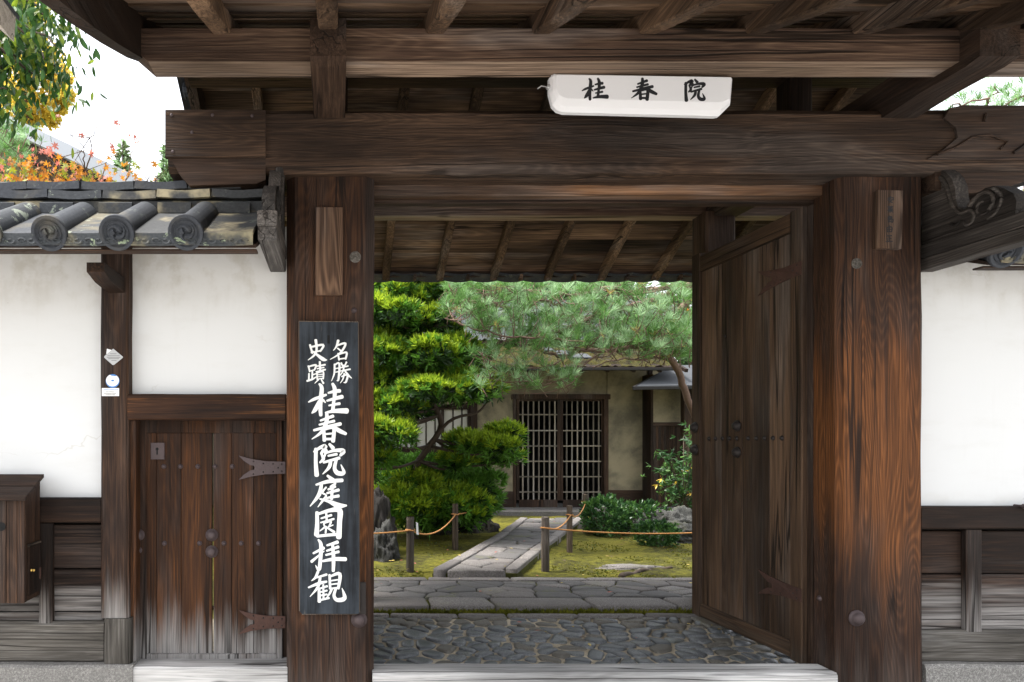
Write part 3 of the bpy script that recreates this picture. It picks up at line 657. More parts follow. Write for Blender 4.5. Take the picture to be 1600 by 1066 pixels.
# ================================================================== WALLS
def tomoe_tile(ph=0):
    mb = MB(); r = .079
    lathe(mb, [(.064,.50),(.065,.02),(.070,.01),(r,.006),(r,-.014),(r*.97,-.018),(r*.82,-.018),(r*.78,-.004),(r*.0+.001,-.003)], (0,0,0), 'Y', 24)
    ring = [(r*.64*math.cos(a), -.006, r*.64*math.sin(a)) for a in [2*math.pi*i/24 for i in range(25)]]; tube(mb, ring, .0028, 5, cap=False)
    for k in range(3):
        pts = []; rad = []
        for i in range(11):
            t = i/10; a = ph+2*math.pi*k/3+t*2.5; q = r*(.16+.36*t); pts.append((q*math.cos(a), -.007, q*math.sin(a))); rad.append(r*(.17*(1-t)+.035))
        tube(mb, pts, rad, 6)
    return mb
def pan_tile(w=.30):
    mb = MB(); vs_ = []; fs_ = []; N = 8; D = .46; prof = [(0,-.062),(-.004,-.060),(-.004,-.004),(.004,.0),(D,.0),(D,-.02),(.02,-.02),(.012,-.062)]
    for y, z in prof:
        for i in range(N+1):
            u = i/N*2-1; sag = -.007*(1-u*u); vs_.append((u*w/2, y, z+.52*max(y,0)+sag))
    n = len(prof)
    for k in range(n):
        for i in range(N): a = k*(N+1)+i; b = ((k+1)%n)*(N+1)+i; fs_.append((a,a+1,b+1,b))
    fs_.append(tuple(k*(N+1) for k in range(n))); fs_.append(tuple(k*(N+1)+N for k in range(n)))
    mb.add(vs_, fs_); mb.m = [1 if 8 <= i < 16 else 0 for i in range(len(mb.f))]
    frame = [(-.135,-.008,-.052),(-.135,-.008,-.010-.003),(.135,-.008,-.010-.003),(.135,-.008,-.052)]
    for j in range(6):                             # scroll relief on the hanging lip
        cx = -.115+.047*j; s = 1 if j % 2 else -1
        pts = [(cx+.020*math.cos(a)*(1-a/9)-.01, -.006, -.048+s*.014*math.sin(a)*(1-a/9)+.002) for a in [i*.62 for i in range(9)]]
        tube(mb, pts, [.0065-.0004*i for i in range(9)], 5, 1)
    tube(mb, [(-.138,-.005,-.030-.027),(-.09,-.005,-.031-.03),(0,-.005,-.0325-.03),(.09,-.005,-.031-.03),(.138,-.005,-.030-.027)], .003, 4, 1)
    return mb
ME = {}
for mt in ('tile','tile_tan','tile_clean'):
    ME['t'+mt] = mesh_of('round_tile', tomoe_tile(random.uniform(0,6)), M[mt], smooth=True)
    ME['t'+mt].polygons.foreach_set('use_smooth', [len(p.vertices) == 4 and abs(p.normal.y) < .6 for p in ME['t'+mt].polygons])
    ME['p'+mt] = mesh_of('pan_tile', pan_tile(), [M[mt], M['tile_relief']])
def noshi(L):
    mb = MB(); vs_ = []; fs_ = []
    sec = [(-.004,-.046),(0,-.004),(.012,.0),(.15,.045),(.15,.02),(.02,-.046)]
    n = len(sec); K = 5
    for k in range(K+1):
        x = -L/2+L*k/K; b = .004*math.cos(k/K*math.pi*2)
        for y, z in sec: vs_.append((x+(.004 if z > -.01 else 0)*(1 if k == 0 else -1 if k == K else 0), y, z+b))
    for k in range(K):
        for j in range(n): fs_.append((k*n+j, k*n+(j+1)%n, (k+1)*n+(j+1)%n, (k+1)*n+j))
    fs_ += [tuple(range(n)), tuple(K*n+j for j in range(n))]; mb.add(vs_, fs_); return mb
for mt in ('tile','tile_tan','tile_clean'): ME['n'+mt] = mesh_of('ridge_tile', noshi(.274), M[mt])
def wall_roof(wall, xa, xb, dz, first, tan_from, dy=0):
    """tiles from xa to xb; first: x of a round tile"""
    YE = 3.15+dy
    mb = MB(); prism(mb, [(3.17+dy,2.372+dz),(3.17+dy,2.388+dz),(3.85+dy,2.70+dz),(4.5+dy,2.40+dz),(4.5+dy,2.37+dz),(3.85+dy,2.63+dz)], xa, xb, 0); deck = obj('roof_deck', mb, M['timber_x'], wall)
    mb = MB(); box(mb, xa, xb, 3.19+dy, 3.25+dy, 2.364+dz, 2.3735+dz, c=.003); obj('eave_purlin', mb, M['timber_x'], wall)
    mb = MB(); box(mb, xa, xb, 3.60+dy, 4.1+dy, 2.60+dz, 2.733+dz, c=.006); obj('ridge_bed', mb, M['tile_tan'], wall)
    mb = MB(); prism(mb, [(3.95+dy,2.72+dz),(4.55+dy,2.44+dz),(4.55+dy,2.40+dz),(3.95+dy,2.68+dz)], xa, xb, 0); obj('rear_tiles', mb, M['tile_clean'], wall)
    xs = []; x = first
    while x-.3 > xa-.35: x -= .3
    while x < xb+.3: xs.append(x); x += .3
    for x in xs:
        mt = 'tile_tan' if x > tan_from else random.choice(['tile','tile_clean'])
        if xa+.02 < x < xb-.02: inst('round_tile', ME['t'+('tile_clean' if x > tan_from else random.choice(['tile','tile_clean']))], (x+random.uniform(-.008,.008), YE-.012, 2.430+dz+random.uniform(-.004,.004)), deck, rot=(math.atan(.50),0,random.uniform(-.02,.02)))
        if x+.15 > xa and x+.15 < xb-.1: inst('pan_tile', ME['p'+mt], (x+.15, YE, 2.442+dz), deck)
        if x+.15 > xa and x+.15 < xb-.1:
            mb = MB(); box(mb, x+.065, x+.235, 3.58+dy, 3.60+dy, 2.66+dz, 2.718+dz, c=.004); obj('plaster_fill', mb, M['tile_tan' if x > tan_from else 'tile'], deck)
    for row, (yy, zz, off) in enumerate(((3.585+dy,2.786,0),(3.64+dy,2.848,.13))):
        x = xb-.14-off
        while x > xa-.1:
            mt = random.choice(['tile_tan','tile_clean']) if x > tan_from else random.choice(['tile','tile_clean','tile_clean'])
            inst('ridge_tile', ME['n'+mt], (x, yy+random.uniform(-.006,.006), zz+dz+random.uniform(-.004,.004)), deck, rot=(0, random.uniform(-.012,.012), random.uniform(-.01,.01))); x -= .277
    mb = MB(); box(mb, xa, xb, 3.70+dy, 4.0+dy, 2.79+dz, 2.872+dz, c=.02); obj('ridge_cap', mb, M['tile_clean'], wall)

lwall = thing('plaster_wall', 'white plaster wall with tiled coping and low side door, left of the gate', 'wall', (-1.8, 3.85, 0))
def wpart(w, name, mat, *a, parent=None, **k):
    mb = MB(); pbox(mb, *a, **k); return obj(name, mb, M[mat], parent or w)
mb = MB(); box(mb, -4.2, PX(163,3.8), 3.80, 3.98, PZ(790,3.8), 2.66, c=.002); obj('plaster_panel', mb, M['plaster'], lwall)
mb = MB(); box(mb, PX(192,3.8), -.25, 3.80, 3.98, PZ(622,3.8), 2.66, c=.002); obj('plaster_panel', mb, M['plaster'], lwall)
wpart(lwall, 'wall_post', 'weather_z', 157, 380, 200, 966, 3.72, .22, c=.012, seg=8, wob=.005)
wpart(lwall, 'post_foot', 'silver_z', 162, 967, 204, 1040, 3.712, .22, c=.012, seg=4, wob=.005)
mb = MB(); prism(mb, [(3.40,2.365),(3.40,2.32),(3.52,2.295),(3.73,2.285),(3.73,2.365)], PX(162,3.65), PX(188,3.65), 0); obj('eave_arm', mb, M['weather_y'], lwall)
wpart(lwall, 'rail', 'weather_x', -420, 779, 157, 817, 3.735, .12, c=.008, seg=6, wob=.004)
for (ya, yb) in ((820,888),(890,955),(957,1000)):
    for xa, xb in ((-420,-130),(-128,62),(78,160)):
        wpart(lwall, 'plank', 'weather_x', xa, ya, xb, yb, 3.79+random.uniform(-.004,.004), .04, c=.004)
for xa in (-130, 60): wpart(lwall, 'batten', 'weather_z', xa, 818, xa+21, 992, 3.752, .04, c=.005, seg=4, wob=.003)
wpart(lwall, 'ground_beam', 'silver_x', -420, 972, 162, 1036, 3.745, .2, c=.014, seg=12, wob=.008)
for xa, xb in ((-420,-60),(-58,207)):
    mb = MB(); pbox(mb, xa, 1040, xb, 1140, 3.69, .35, c=.014, seg=10, wob=.008); obj('foundation_stone', mb, M['granite_base'], lwall)
# head rail and frame of the side door
wpart(lwall, 'door_lintel', 'lintel_x', 199, 616, 446, 656, 3.725, .14, c=.008, seg=6, wob=.004)
wpart(lwall, 'door_jamb', 'sdoor_z', 199, 657, 212, 1040, 3.76, .16, c=.005)
wpart(lwall, 'door_jamb', 'timber_z', 436, 657, 450, 1040, 3.88, .08, c=.004)
wpart(lwall, 'door_sill', 'sill_x', 206, 1043, 449, 1090, 3.70, .25, c=.01, seg=6, wob=.004)
sd = lwall; mb = MB(); YD = 3.86
pbox(mb, 212, 655, 229, 1040, YD-.012, .06, axis=2, c=.004); pbox(mb, 432, 655, 441, 1040, YD-.01, .06, axis=2, c=.004)
pbox(mb, 229, 655, 432, 677, YD-.01, .055, axis=0, c=.004); pbox(mb, 229, 1022, 432, 1041, YD-.012, .055, axis=0, c=.004)
sd = obj('side_door', mb, M['sdoor_z'], lwall)
for xa, xb in ((229,244),(244.5,283),(283.4,331.2),(333.4,362),(362.3,396),(396.4,432)):
    mb = MB(); pbox(mb, xa, 676, xb, 1023, YD+random.uniform(0,.003), .03, c=.003); obj('plank', mb, M['sdoor_z'], sd)
mb = MB(); pbox(mb, 235, 692, 257, 718, YD-.010, .014, c=.003); lk = obj('lock_plate', mb, M['iron'], sd)
mb = MB(); q = P(245.5,704,YD-.0105); lathe(mb, [(.008,.002),(.008,-.0005)], q+Vector((0,0,.008)), 'Y', 10); box(mb, q.x-.004, q.x+.004, q.y-.0006, q.y+.002, q.z-.022, q.z+.008, c=.0005); obj('keyhole', mb, M['black'], lk)
for x in (256,282,309,336,363): boss(P(x,729,YD), .011, sd, name='stud')
for x in (257,312,350,377,404): boss(P(x,849,YD), .011, sd, name='stud')
for x, y, r in ((331,836,.028),(331,862,.028),(217,836,.026),(217,860,.015)): boss(P(x,y,YD-(.012 if x < 230 else 0)), r, sd)
for y, mt in ((731,'iron'),(972,'rust')):
    o = P(446, y, YD-.012); strap(sd, None, lambda u, v, t, o=o: (o.x-u, o.y-t, o.z+v), 1, .255, .066, .006, mt)
mb = MB(); box(mb, -4.2, PX(163,3.8), 3.84, 3.97, .2, 1.25, c=.003); obj('wall_core', mb, M['dark_wall'], lwall)
wall_roof(lwall, -4.2, -.36, 0, -.673, -1.15)

rwall = thing('plaster_wall', 'white plaster wall with tiled coping and plank base, right of the gate', 'wall', (4.2, 3.85, 0))
mb = MB(); box(mb, 3.06, 6.5, 3.80, 3.98, PZ(800,3.8), 2.56, c=.002); obj('plaster_panel', mb, M['plaster'], rwall)
wpart(rwall, 'rail', 'weather_x', 1440, 792, 2350, 827, 3.735, .12, c=.008, seg=6, wob=.004)
for (ya, yb) in ((830,896),(898,968),(969,1000)):
    for xa, xb in ((1440,1512),(1532,1760),(1762,2340)):
        wpart(rwall, 'plank', 'weather_x', xa, ya, xb, yb, 3.79+random.uniform(-.004,.004), .04, c=.004)
for xa in (1511, 1762): wpart(rwall, 'batten', 'weather_z', xa, 828, xa+24, 988, 3.752, .04, c=.005)
wpart(rwall, 'ground_beam', 'silver_x', 1440, 986, 2350, 1036, 3.745, .2, c=.014, seg=12, wob=.008)
for xa, xb in ((1447,1760),(1762,2350)):
    mb = MB(); pbox(mb, xa, 1040, xb, 1140, 3.69, .35, c=.014, seg=10, wob=.008); obj('foundation_stone', mb, M['granite_base'], rwall)
mb = MB(); box(mb, 3.06, 6.5, 3.84, 3.97, .2, 1.25, c=.003); obj('wall_core', mb, M['dark_wall'], rwall)
wall_roof(rwall, 3.2, 6.5, -.005, 3.55, 3.0, .29)
# wall beside the street further left is the same wall; short metal hook on the right plaster
mb = MB(); q = P(1585,790,3.78); tube(mb, [q, q+Vector((0,-.06,0)), q+Vector((.03,-.07,.01)), q+Vector((.12,-.07,.015))], .008, 7); lathe(mb, [(.014,.01),(.014,-.008),(.006,-.012)], q+Vector((0,-.06,0)), 'Y', 10)
tag(obj('wall_hook', mb, M['iron'], base=tuple(q)), 'small grey metal hook on the white wall at the right edge', 'hook')

# ================================================================== SIGNS
LET = {}
def crop(y0, strokes): return [[(460+x/5.333, y0+y/5.333, w/5.333) for x, y, w in s] for s in strokes]
LET['shi'] = crop(490, [[(130,262,14),(150,332,12)],[(138,280,12),(240,262,15),(216,315,12)],[(140,325,10),(216,311,10)],[(178,222,18),(185,300,15),(165,348,14),(115,388,5)],[(150,312,8),(190,345,16),(240,382,24),(272,388,4)]])
LET['seki'] = crop(490, [[(117,438,12),(128,485,10)],[(122,442,10),(180,430,13),(166,472,10)],[(128,480,8),(168,469,8)],[(150,480,11),(148,545,11)],[(150,512,9),(180,502,8)],[(122,502,11),(120,556,10)],[(106,562,13),(150,548,12),(182,528,7)],
    [(186,440,9),(256,427,12)],[(212,403,14),(215,475,12)],[(190,461,8),(246,450,9)],[(181,486,9),(258,468,11)],[(188,494,10),(190,550,9)],[(192,496,8),(240,486,10),(240,545,10)],[(192,512,6),(238,506,6)],[(192,529,6),(238,523,6)],[(192,547,7),(240,540,7)],[(202,550,10),(170,582,4)],[(224,550,8),(242,582,13)]])
LET['mei'] = crop(490, [[(365,226,18),(350,275,12),(326,307,5)],[(356,267,11),(426,250,14),(382,330,13),(298,383,4)],[(360,290,9),(387,311,11)],[(364,333,10),(372,387,12)],[(368,342,9),(434,325,13),(426,380,12)],[(375,380,9),(430,372,9)]])
LET['sho'] = crop(490, [[(335,423,12),(332,500,11),(309,563,4)],[(335,430,10),(374,418,13),(368,545,14),(353,560,4)],[(338,460,7),(366,455,7)],[(338,490,7),(366,485,7)],[(390,413,12),(403,440,9)],[(434,406,12),(418,440,8)],[(386,452,8),(447,438,10)],[(378,481,8),(464,465,11)],[(413,430,10),(405,480,10),(373,527,4)],[(415,470,9),(445,510,14),(477,540,5)],[(394,526,9),(442,512,12),(430,570,13),(410,575,4)],[(415,500,10),(405,545,9),(383,580,4)]])
LET['kei'] = crop(490, [[(118,738,8),(170,712,20),(264,678,15)],[(208,588,14),(228,625,26),(216,760,27),(220,848,22)],[(207,732,20),(176,798,28),(146,830,8)],[(240,722,16),(258,742,8)],
    [(318,586,18),(336,630,26),(334,715,24)],[(283,662,13),(340,648,22),(378,645,24)],[(272,727,13),(340,708,22),(398,694,26)],[(330,712,20),(320,805,24)],[(288,767,11),(376,751,19)],[(260,827,12),(340,812,26),(437,812,36)]])
LET['shun'] = crop(490, [[(218,892,13),(322,855,21)],[(208,927,13),(332,896,18)],[(163,973,15),(270,946,21),(384,920,23)],[(270,832,20),(268,900,26),(228,985,22),(146,1047,5)],[(310,930,14),(365,972,28),(428,1002,20)],[(245,975,20),(250,1058,24)],[(255,965,15),(327,955,22),(322,1064,26)],[(262,1005,12),(310,1000,12)],[(255,1046,16),(322,1046,16)]])
LET['in'] = crop(640, [[(180,330,24),(178,440,24),(186,548,30)],[(163,352,13),(215,318,22),(258,308,28),(224,367,18)],[(222,367,12),(242,410,22),(213,442,12)],[(292,288,16),(322,322,26)],[(264,340,22),(252,392,10)],[(268,360,14),(340,341,20),(408,346,30),(383,383,16)],[(282,386,13),(352,372,18)],[(243,441,15),(374,404,20)],[(302,425,22),(290,480,22),(236,538,6)],[(350,413,19),(335,490,24),(362,530,30),(412,526,24),(388,460,6)]])
LET['tei'] = crop(640, [[(276,552,16),(322,588,26)],[(182,627,13),(280,600,24),(398,590,24)],[(225,625,20),(205,710,26),(131,806,6)],[(264,648,12),(234,692,12),(264,716,12),(234,762,15),(196,812,5)],[(212,745,10),(290,766,22),(365,800,36),(433,800,12)],[(342,616,14),(304,645,18)],[(282,667,13),(338,641,20)],[(316,648,18),(310,745,20)],[(272,697,13),(368,670,20)],[(268,737,13),(368,720,20)]])
LET['en'] = crop(640, [[(188,858,22),(190,950,26),(184,1044,32)],[(200,870,16),(290,842,24),(376,840,36),(376,940,32),(370,1064,36)],[(190,1056,18),(280,1046,19),(365,1040,19)],[(223,907,11),(308,880,16)],[(265,863,14),(270,930,14)],[(220,942,10),(328,912,14)],[(245,947,11),(303,931,14),(290,972,11)],[(245,952,11),(251,976,9)],[(260,975,14),(212,1012,6)],[(265,977,12),(260,1028,12)],[(282,978,11),(322,962,7)],[(275,985,11),(333,1022,17)]])
LET['hai'] = crop(790, [[(200,286,12),(222,330,24),(216,460,24),(204,535,22),(176,498,5)],[(158,398,13),(244,354,21)],[(143,467,19),(247,380,7)],[(272,332,13),(359,305,23)],[(270,377,13),(365,345,20)],[(263,412,13),(368,385,18)],[(236,463,14),(330,446,24),(426,447,26)],[(318,318,18),(326,440,24),(324,545,20)]])
LET['kan'] = crop(790, [[(197,550,18),(175,600,16),(143,627,5)],[(178,602,11),(268,575,16)],[(118,683,11),(200,650,20),(268,634,14)],[(215,600,17),(195,680,18),(131,758,5)],[(205,690,17),(208,800,22)],[(215,691,11),(273,672,14)],[(218,721,10),(271,708,12)],[(218,749,10),(271,740,12)],[(215,787,13),(288,770,14)],[(241,660,12),(243,780,12)],[(293,578,16),(298,692,16)],[(300,590,13),(378,570,23),(366,690,18)],[(305,626,10),(360,618,10)],[(305,656,10),(360,650,10)],[(300,692,12),(365,683,12)],[(312,692,16),(295,730,14),(266,772,5)],[(346,690,17),(330,750,20),(357,786,25),(418,770,28),(397,688,5)]])
def brush(mb, strokes, tf, step=.00016, heavy=1.28):
    for k, st in enumerate(strokes):
        pts = smooth_path([(x, y, w) for x, y, w in st], 5); L = []; Rr = []
        n = len(pts)
        for i, p in enumerate(pts):
            d = pts[min(i+1,n-1)]-pts[max(i-1,0)]; d2 = Vector((d.x, d.y)); d2 = d2.normalized() if d2.length > 1e-6 else Vector((1,0)); nn = Vector((-d2.y, d2.x)); w = max(p.z, .3)*.5*heavy
            L.append((p.x+nn.x*w, p.y+nn.y*w)); Rr.append((p.x-nn.x*w, p.y-nn.y*w))
            if i == 0: a0 = (Vector((p.x,p.y)), d2, w)
            if i == n-1: a1 = (Vector((p.x,p.y)), d2, w)
        def capp(a, sgn):
            c, d, w = a; nn = Vector((-d.y, d.x)); return [tuple(c+nn*w*math.cos(t)*1+d*sgn*w*.75*math.sin(t)) for t in (.6,1.2,1.9,2.5)]
        e1 = capp(a1, 1); e0 = capp(a0, -1)
        z = k*step
        vs_ = [tf(x, y, z) for x, y in L]+[tf(x, y, z) for x, y in Rr]; o = len(vs_)
        vs_ += [tf(x, y, z) for x, y in e1]+[tf(x, y, z) for x, y in e0]
        fs_ = [(i, i+1, n+i+1, n+i) for i in range(n-1)]
        fs_.append((n-1, o, o+1, o+2, o+3, 2*n-1)); fs_.append((0, o+4, o+5, o+6, o+7, n))
        mb.add(vs_, fs_)
YS = 3.622
sign = thing('signboard', 'tall black wooden signboard with white brush lettering on the left gate post', 'sign', tuple(P(514,960,3.667)))
mb = MB(); a = [P(467,502,YS), P(560,503,YS), P(562,957,YS), P(558,960,YS), P(472,960,YS), P(468,955,YS)]
prism(mb, [(v.x, v.z) for v in a], YS, YS+.045); obj('board', mb, M['signboard'], sign)
mb = MB(); w = .0035
for (p, q) in ((a[0],a[1]),(a[1],a[2]),(a[3],a[4]),(a[5],a[0])): tube(mb, [p+Vector((0,.001,0)), q+Vector((0,.001,0))], .0028, 5)
obj('worn_edge', mb, M['stake_z'], sign)
mb = MB(); pbox(mb, 511.5, 524, 515.5, 537, YS-.0008, .004, c=.0005); obj('nail_slot', mb, M['black'], sign)
for k, st in LET.items():
    mb = MB(); brush(mb, st, lambda x, y, z: tuple(P(x, y, YS)-Vector((0, .0012+z, 0)))); obj('character', mb, M['white_paint'], sign)

mb = MB(); pbox(mb, 493, 324, 536, 461, 3.64, .027, c=.004); tag(obj('wooden_plate', mb, M['plate_z'], base=tuple(P(515,461,3.667))), 'blank wooden plate with arched grain, above the black signboard', 'plate')
pl = thing('wooden_plate', 'small wooden name plate with faint ink characters on the right gate post', 'plate', tuple(P(1390,388,3.667)))
mb = MB(); a = [P(1372,297,3.64), P(1411,298,3.64), P(1409,389,3.64), P(1370,388,3.64)]; prism(mb, [(v.x, v.z) for v in a], 3.64, 3.667); obj('board', mb, M['plate_z'], pl)
def small(x0, y0, s, strokes): return [[(x0+x*s, y0+y*s, w*s) for x, y, w in st] for st in strokes]
SM = [ [[(50,0,14),(52,18,12)],[(10,25,10),(15,42,10)],[(12,26,10),(92,22,12),(84,40,8)],[(48,30,12),(30,68,10),(75,92,12)],[(70,48,10),(50,80,9),(12,98,6)],[(5,58,10),(96,52,12)]],
       [[(8,14,10),(92,10,11)],[(32,0,10),(34,24,9)],[(66,0,10),(64,24,9)],[(20,34,9),(84,30,10)],[(50,26,11),(50,96,11)],[(18,50,9),(84,48,10)],[(8,66,10),(94,62,11)],[(46,68,9),(12,94,7)],[(54,68,9),(92,92,12)]],
       [[(50,0,10),(36,12,9)],[(24,14,11),(24,58,10)],[(24,15,9),(78,13,11),(76,40,9)],[(26,28,8),(74,27,8)],[(26,42,8),(76,41,8)],[(24,57,10),(96,54,12),(88,96,12),(72,92,6)],[(28,70,9),(28,94,9)],[(50,62,9),(50,86,9)],[(28,92,9),(72,88,9)],[(72,70,9),(70,90,8)]],
       [[(16,28,11),(20,96,11)],[(16,30,10),(86,26,12),(82,96,11)],[(50,2,12),(50,92,11)],[(20,60,9),(82,58,9)],[(20,93,10),(82,91,10)]],
       [[(12,10,10),(90,6,11)],[(50,10,11),(52,92,11)],[(52,48,10),(84,46,10)],[(24,44,10),(24,92,10)],[(4,96,11),(98,92,13)]] ]
for i, st in enumerate(SM):
    mb = MB(); brush(mb, small(1386-.6*i, 307+15.2*i, .105, st), lambda x, y, z: tuple(P(x, y, 3.64)-Vector((0, .001+z*.5, 0)))); obj('character', mb, M['ink'], pl)
# white plastic lamp box under the front purlin
lamp = thing('lamp_box', 'white plastic box lamp with three black characters hanging under the eaves', 'lamp', tuple(P(1003,115,3.3)))
mb = MB(); YL = 3.24
def q3(x, y, d): return tuple(P(x, y, YL)+Vector((0, d, 0)))
fr = [(870,113),(1147,119),(1143,160),(1128,168),(884,160),(866,150)]
ring0 = [(866,112,.030),(1146,118,.030),(1148,120,.030),(1146,160,.030),(1130,176,.030),(1124,177,.030),(884,171,.030),(874,168,.030),(866,160,.030),(861,140,.030),(861,117,.030)]
r1 = [(867,114,.010),(1144,119,.010),(1146,122,.010),(1143,158,.010),(1128,170,.010),(1122,171,.010),(886,165,.010),(877,162,.010),(870,155,.010),(865,140,.010),(865,118,.010)]
r2 = [(870,117,0),(1141,121,0),(1142,124,0),(1140,154,0),(1130,159,0),(1122,160,0),(888,154,0),(880,152,0),(874,148,0),(870,138,0),(869,121,0)]
rb = [(x, y, .055) for x, y, d in ring0]
vs_ = [q3(*p) for rr in (rb, ring0, r1, r2) for p in rr]; n = 11; fs_ = [tuple(range(n)), tuple(3*n+j for j in range(n))]
for i in range(3):
    for j in range(n): fs_.append((i*n+j, i*n+(j+1)%n, (i+1)*n+(j+1)%n, (i+1)*n+j))
mb.add(vs_, fs_); obj('cover', mb, M['white_plastic'], lamp)
mb = MB(); tube(mb, [q3(864,114,.03), q3(1147,119,.03)], .006, 6); obj('rim', mb, M['white_plastic'], lamp, smooth=True)
mb = MB(); q = Vector(q3(860,131,.03)); lathe(mb, [(.010,.01),(.010,-.006),(.004,-.009)], q, 'Y', 10); tube(mb, [q, q+Vector((-.03,.01,.01)), q+Vector((-.045,.02,.002))], .003, 5); obj('clip', mb, M['alu'], lamp)
for key, cx, cy in (('kei',929,139.5),('shun',1006,139.5),('in',1085,141)):
    st = LET[key]; xs = [p[0] for s in st for p in s]; ys = [p[1] for s in st for p in s]; mx, my = (min(xs)+max(xs))/2, (min(ys)+max(ys))/2; k = 33/(max(ys)-min(ys))
    mb = MB(); brush(mb, [[(cx+(x-mx)*k*.98, cy+(y-my)*k, w*k*.92) for x, y, w in s] for s in st], lambda x, y, z: tuple(P(x, y, YL)-Vector((0, .0006+z*.4, 0))), heavy=1.65); obj('character', mb, M['ink'], lamp)
# stickers on the wall post
YK = 3.7155
st = thing('sticker', 'grey diamond metal plate over a white slip on the wall post', 'plate', tuple(P(177,572,3.72)))
mb = MB(); prism(mb, [(v.x, v.z) for v in (P(177,545,YK),P(192.5,558,YK),P(191,560,YK),P(178,570.5,YK),P(176,570.5,YK),P(163,559,YK),P(163,557,YK))], YK-.002, YK); d = obj('diamond_plate', mb, M['alu'], st)
mb = MB(); prism(mb, [(v.x, v.z) for v in (P(167,545,YK),P(174,547,YK),P(176,556,YK),P(166,553,YK))], YK+.0005, YK+.0015); obj('paper_slip', mb, M['paper'], st)
mb = MB()
for y, xa, xb in ((553,172,182),(556,168,187),(558.5,167,188),(560.5,169,186),(563.5,174,182)): pbox(mb, xa, y-.5, xb, y+.5, YK-.0027, .0006, c=.0001)
obj('print', mb, M['grey_print'], d)
st = thing('sticker', 'round white and blue sticker on the wall post below the diamond plate', 'sticker', tuple(P(176,606,3.72)))
mb = MB(); q = P(176,595.5,YK); lathe(mb, [(.036,.003),(.036,-.001)], q, 'Y', 24); obj('blue_disc', mb, M['blue'], st)
mb = MB(); q = P(176,594.5,YK); n = 22; prism(mb, [(q.x+(.034 if not (3 < i < 7) else .027)*math.cos(2*math.pi*i/n), q.z+(.032 if not (3 < i < 7) else .024)*math.sin(2*math.pi*i/n)) for i in range(n)], q.y-.0022, q.y-.0012); w = obj('white_face', mb, M['paper'], st)
mb = MB(); pbox(mb, 174, 593.5, 178, 596, YK-.003, .0006, c=.0001); obj('print', mb, M['blue'], w)
st = thing('sticker', 'white rectangular sticker with rows of tiny print, lowest on the wall post', 'sticker', tuple(P(172,619,3.72)))
mb = MB(); pbox(mb, 159, 606.5, 186, 619, YK, .0025, c=.001); d = obj('label', mb, M['paper'], st)
mb = MB()
for y, xa, xb, mi in ((609.3,162,184,0),(612.5,166,178,1),(615,163,182,1),(617,165,180,1)):
    x = xa
    while x < xb: pbox(mb, x, y-.7, x+1.2, y+.6, YK-.0006, .0006, c=.0001, mi=mi); x += 1.9
obj('print', mb, [M['blue'], M['grey_print']], d)
# wooden letter box
bx_ = thing('letter_box', 'weathered wooden letter box with sloping lid on the left wall', 'letter box', (-1.78, 3.72, .7))
mb = MB()
box(mb, -2.05, -1.56, 3.535, 3.555, .693, 1.215, c=.003, axis=2); obj('front_panel', mb, M['boxwood_z'], bx_)
for xa, xb in ((-1.70,-1.655),(-1.652,-1.60),(-1.598,-1.562)):
    mb = MB(); box(mb, xa, xb, 3.528, 3.536, .69, 1.21, c=.003, axis=2); obj('plank', mb, M['boxwood_z'], bx_)
mb = MB(); prism(mb, [(3.535,.693),(3.715,.693),(3.715,1.285),(3.535,1.205)], -1.585, -1.562, 0); sp = obj('side_panel', mb, M['boxwood_z'], bx_)
mb = MB(); prism(mb, [(3.565,.72),(3.70,.72),(3.70,.965),(3.565,.965)], -1.5625, -1.552, 0); dr = obj('side_flap', mb, M['boxwood_z'], bx_)
mb = MB(); lathe(mb, [(.008,0),(.006,.008),(.009,.014),(.004,.02)], (-1.552, 3.585, .845), 'X', 10); obj('knob', mb, M['brass'], dr)
mb = MB(); box(mb, -1.5625, -1.549, 3.685, 3.70, .78, .84, c=.002); obj('hinge', mb, M['rust'], dr)
mb = MB(); box(mb, -1.5625, -1.549, 3.56, 3.70, .967, .980, c=.003); obj('flap_rail', mb, M['stake_y'], bx_)
mb = MB(); prism(mb, [(3.715,.693),(3.70,.693),(3.70,1.28),(3.715,1.285)], -2.05, -1.585, 0); obj('back_panel', mb, M['boxwood_z'], bx_)
mb = MB(); box(mb, -2.05, -1.575, 3.55, 3.705, .693, .71, c=.002, axis=0); obj('bottom_panel', mb, M['boxwood_x'], bx_)
for i, (a, b) in enumerate(((3.50,3.61),(3.605,3.725))):
    mb = MB(); za, zb = 1.205+(a-3.5)*.45, 1.205+(b-3.5)*.45; e = .004*i
    prism(mb, [(a,za+e),(b,zb+e),(b,zb+e+.017),(a,za+e+.017)], -2.10, -1.545, 0); obj('lid_board', mb, M['weather_x'], bx_)
mb = MB(); q = P(2,823,3.527)
pts = [(q.x+.022*math.cos(t)+(-.03 if math.cos(t) < 0 else 0), q.z+.022*math.sin(t)) for t in [2*math.pi*i/20 for i in range(20)]]; prism(mb, pts, 3.5265, 3.5285); obj('letter_slot', mb, M['black'], bx_)
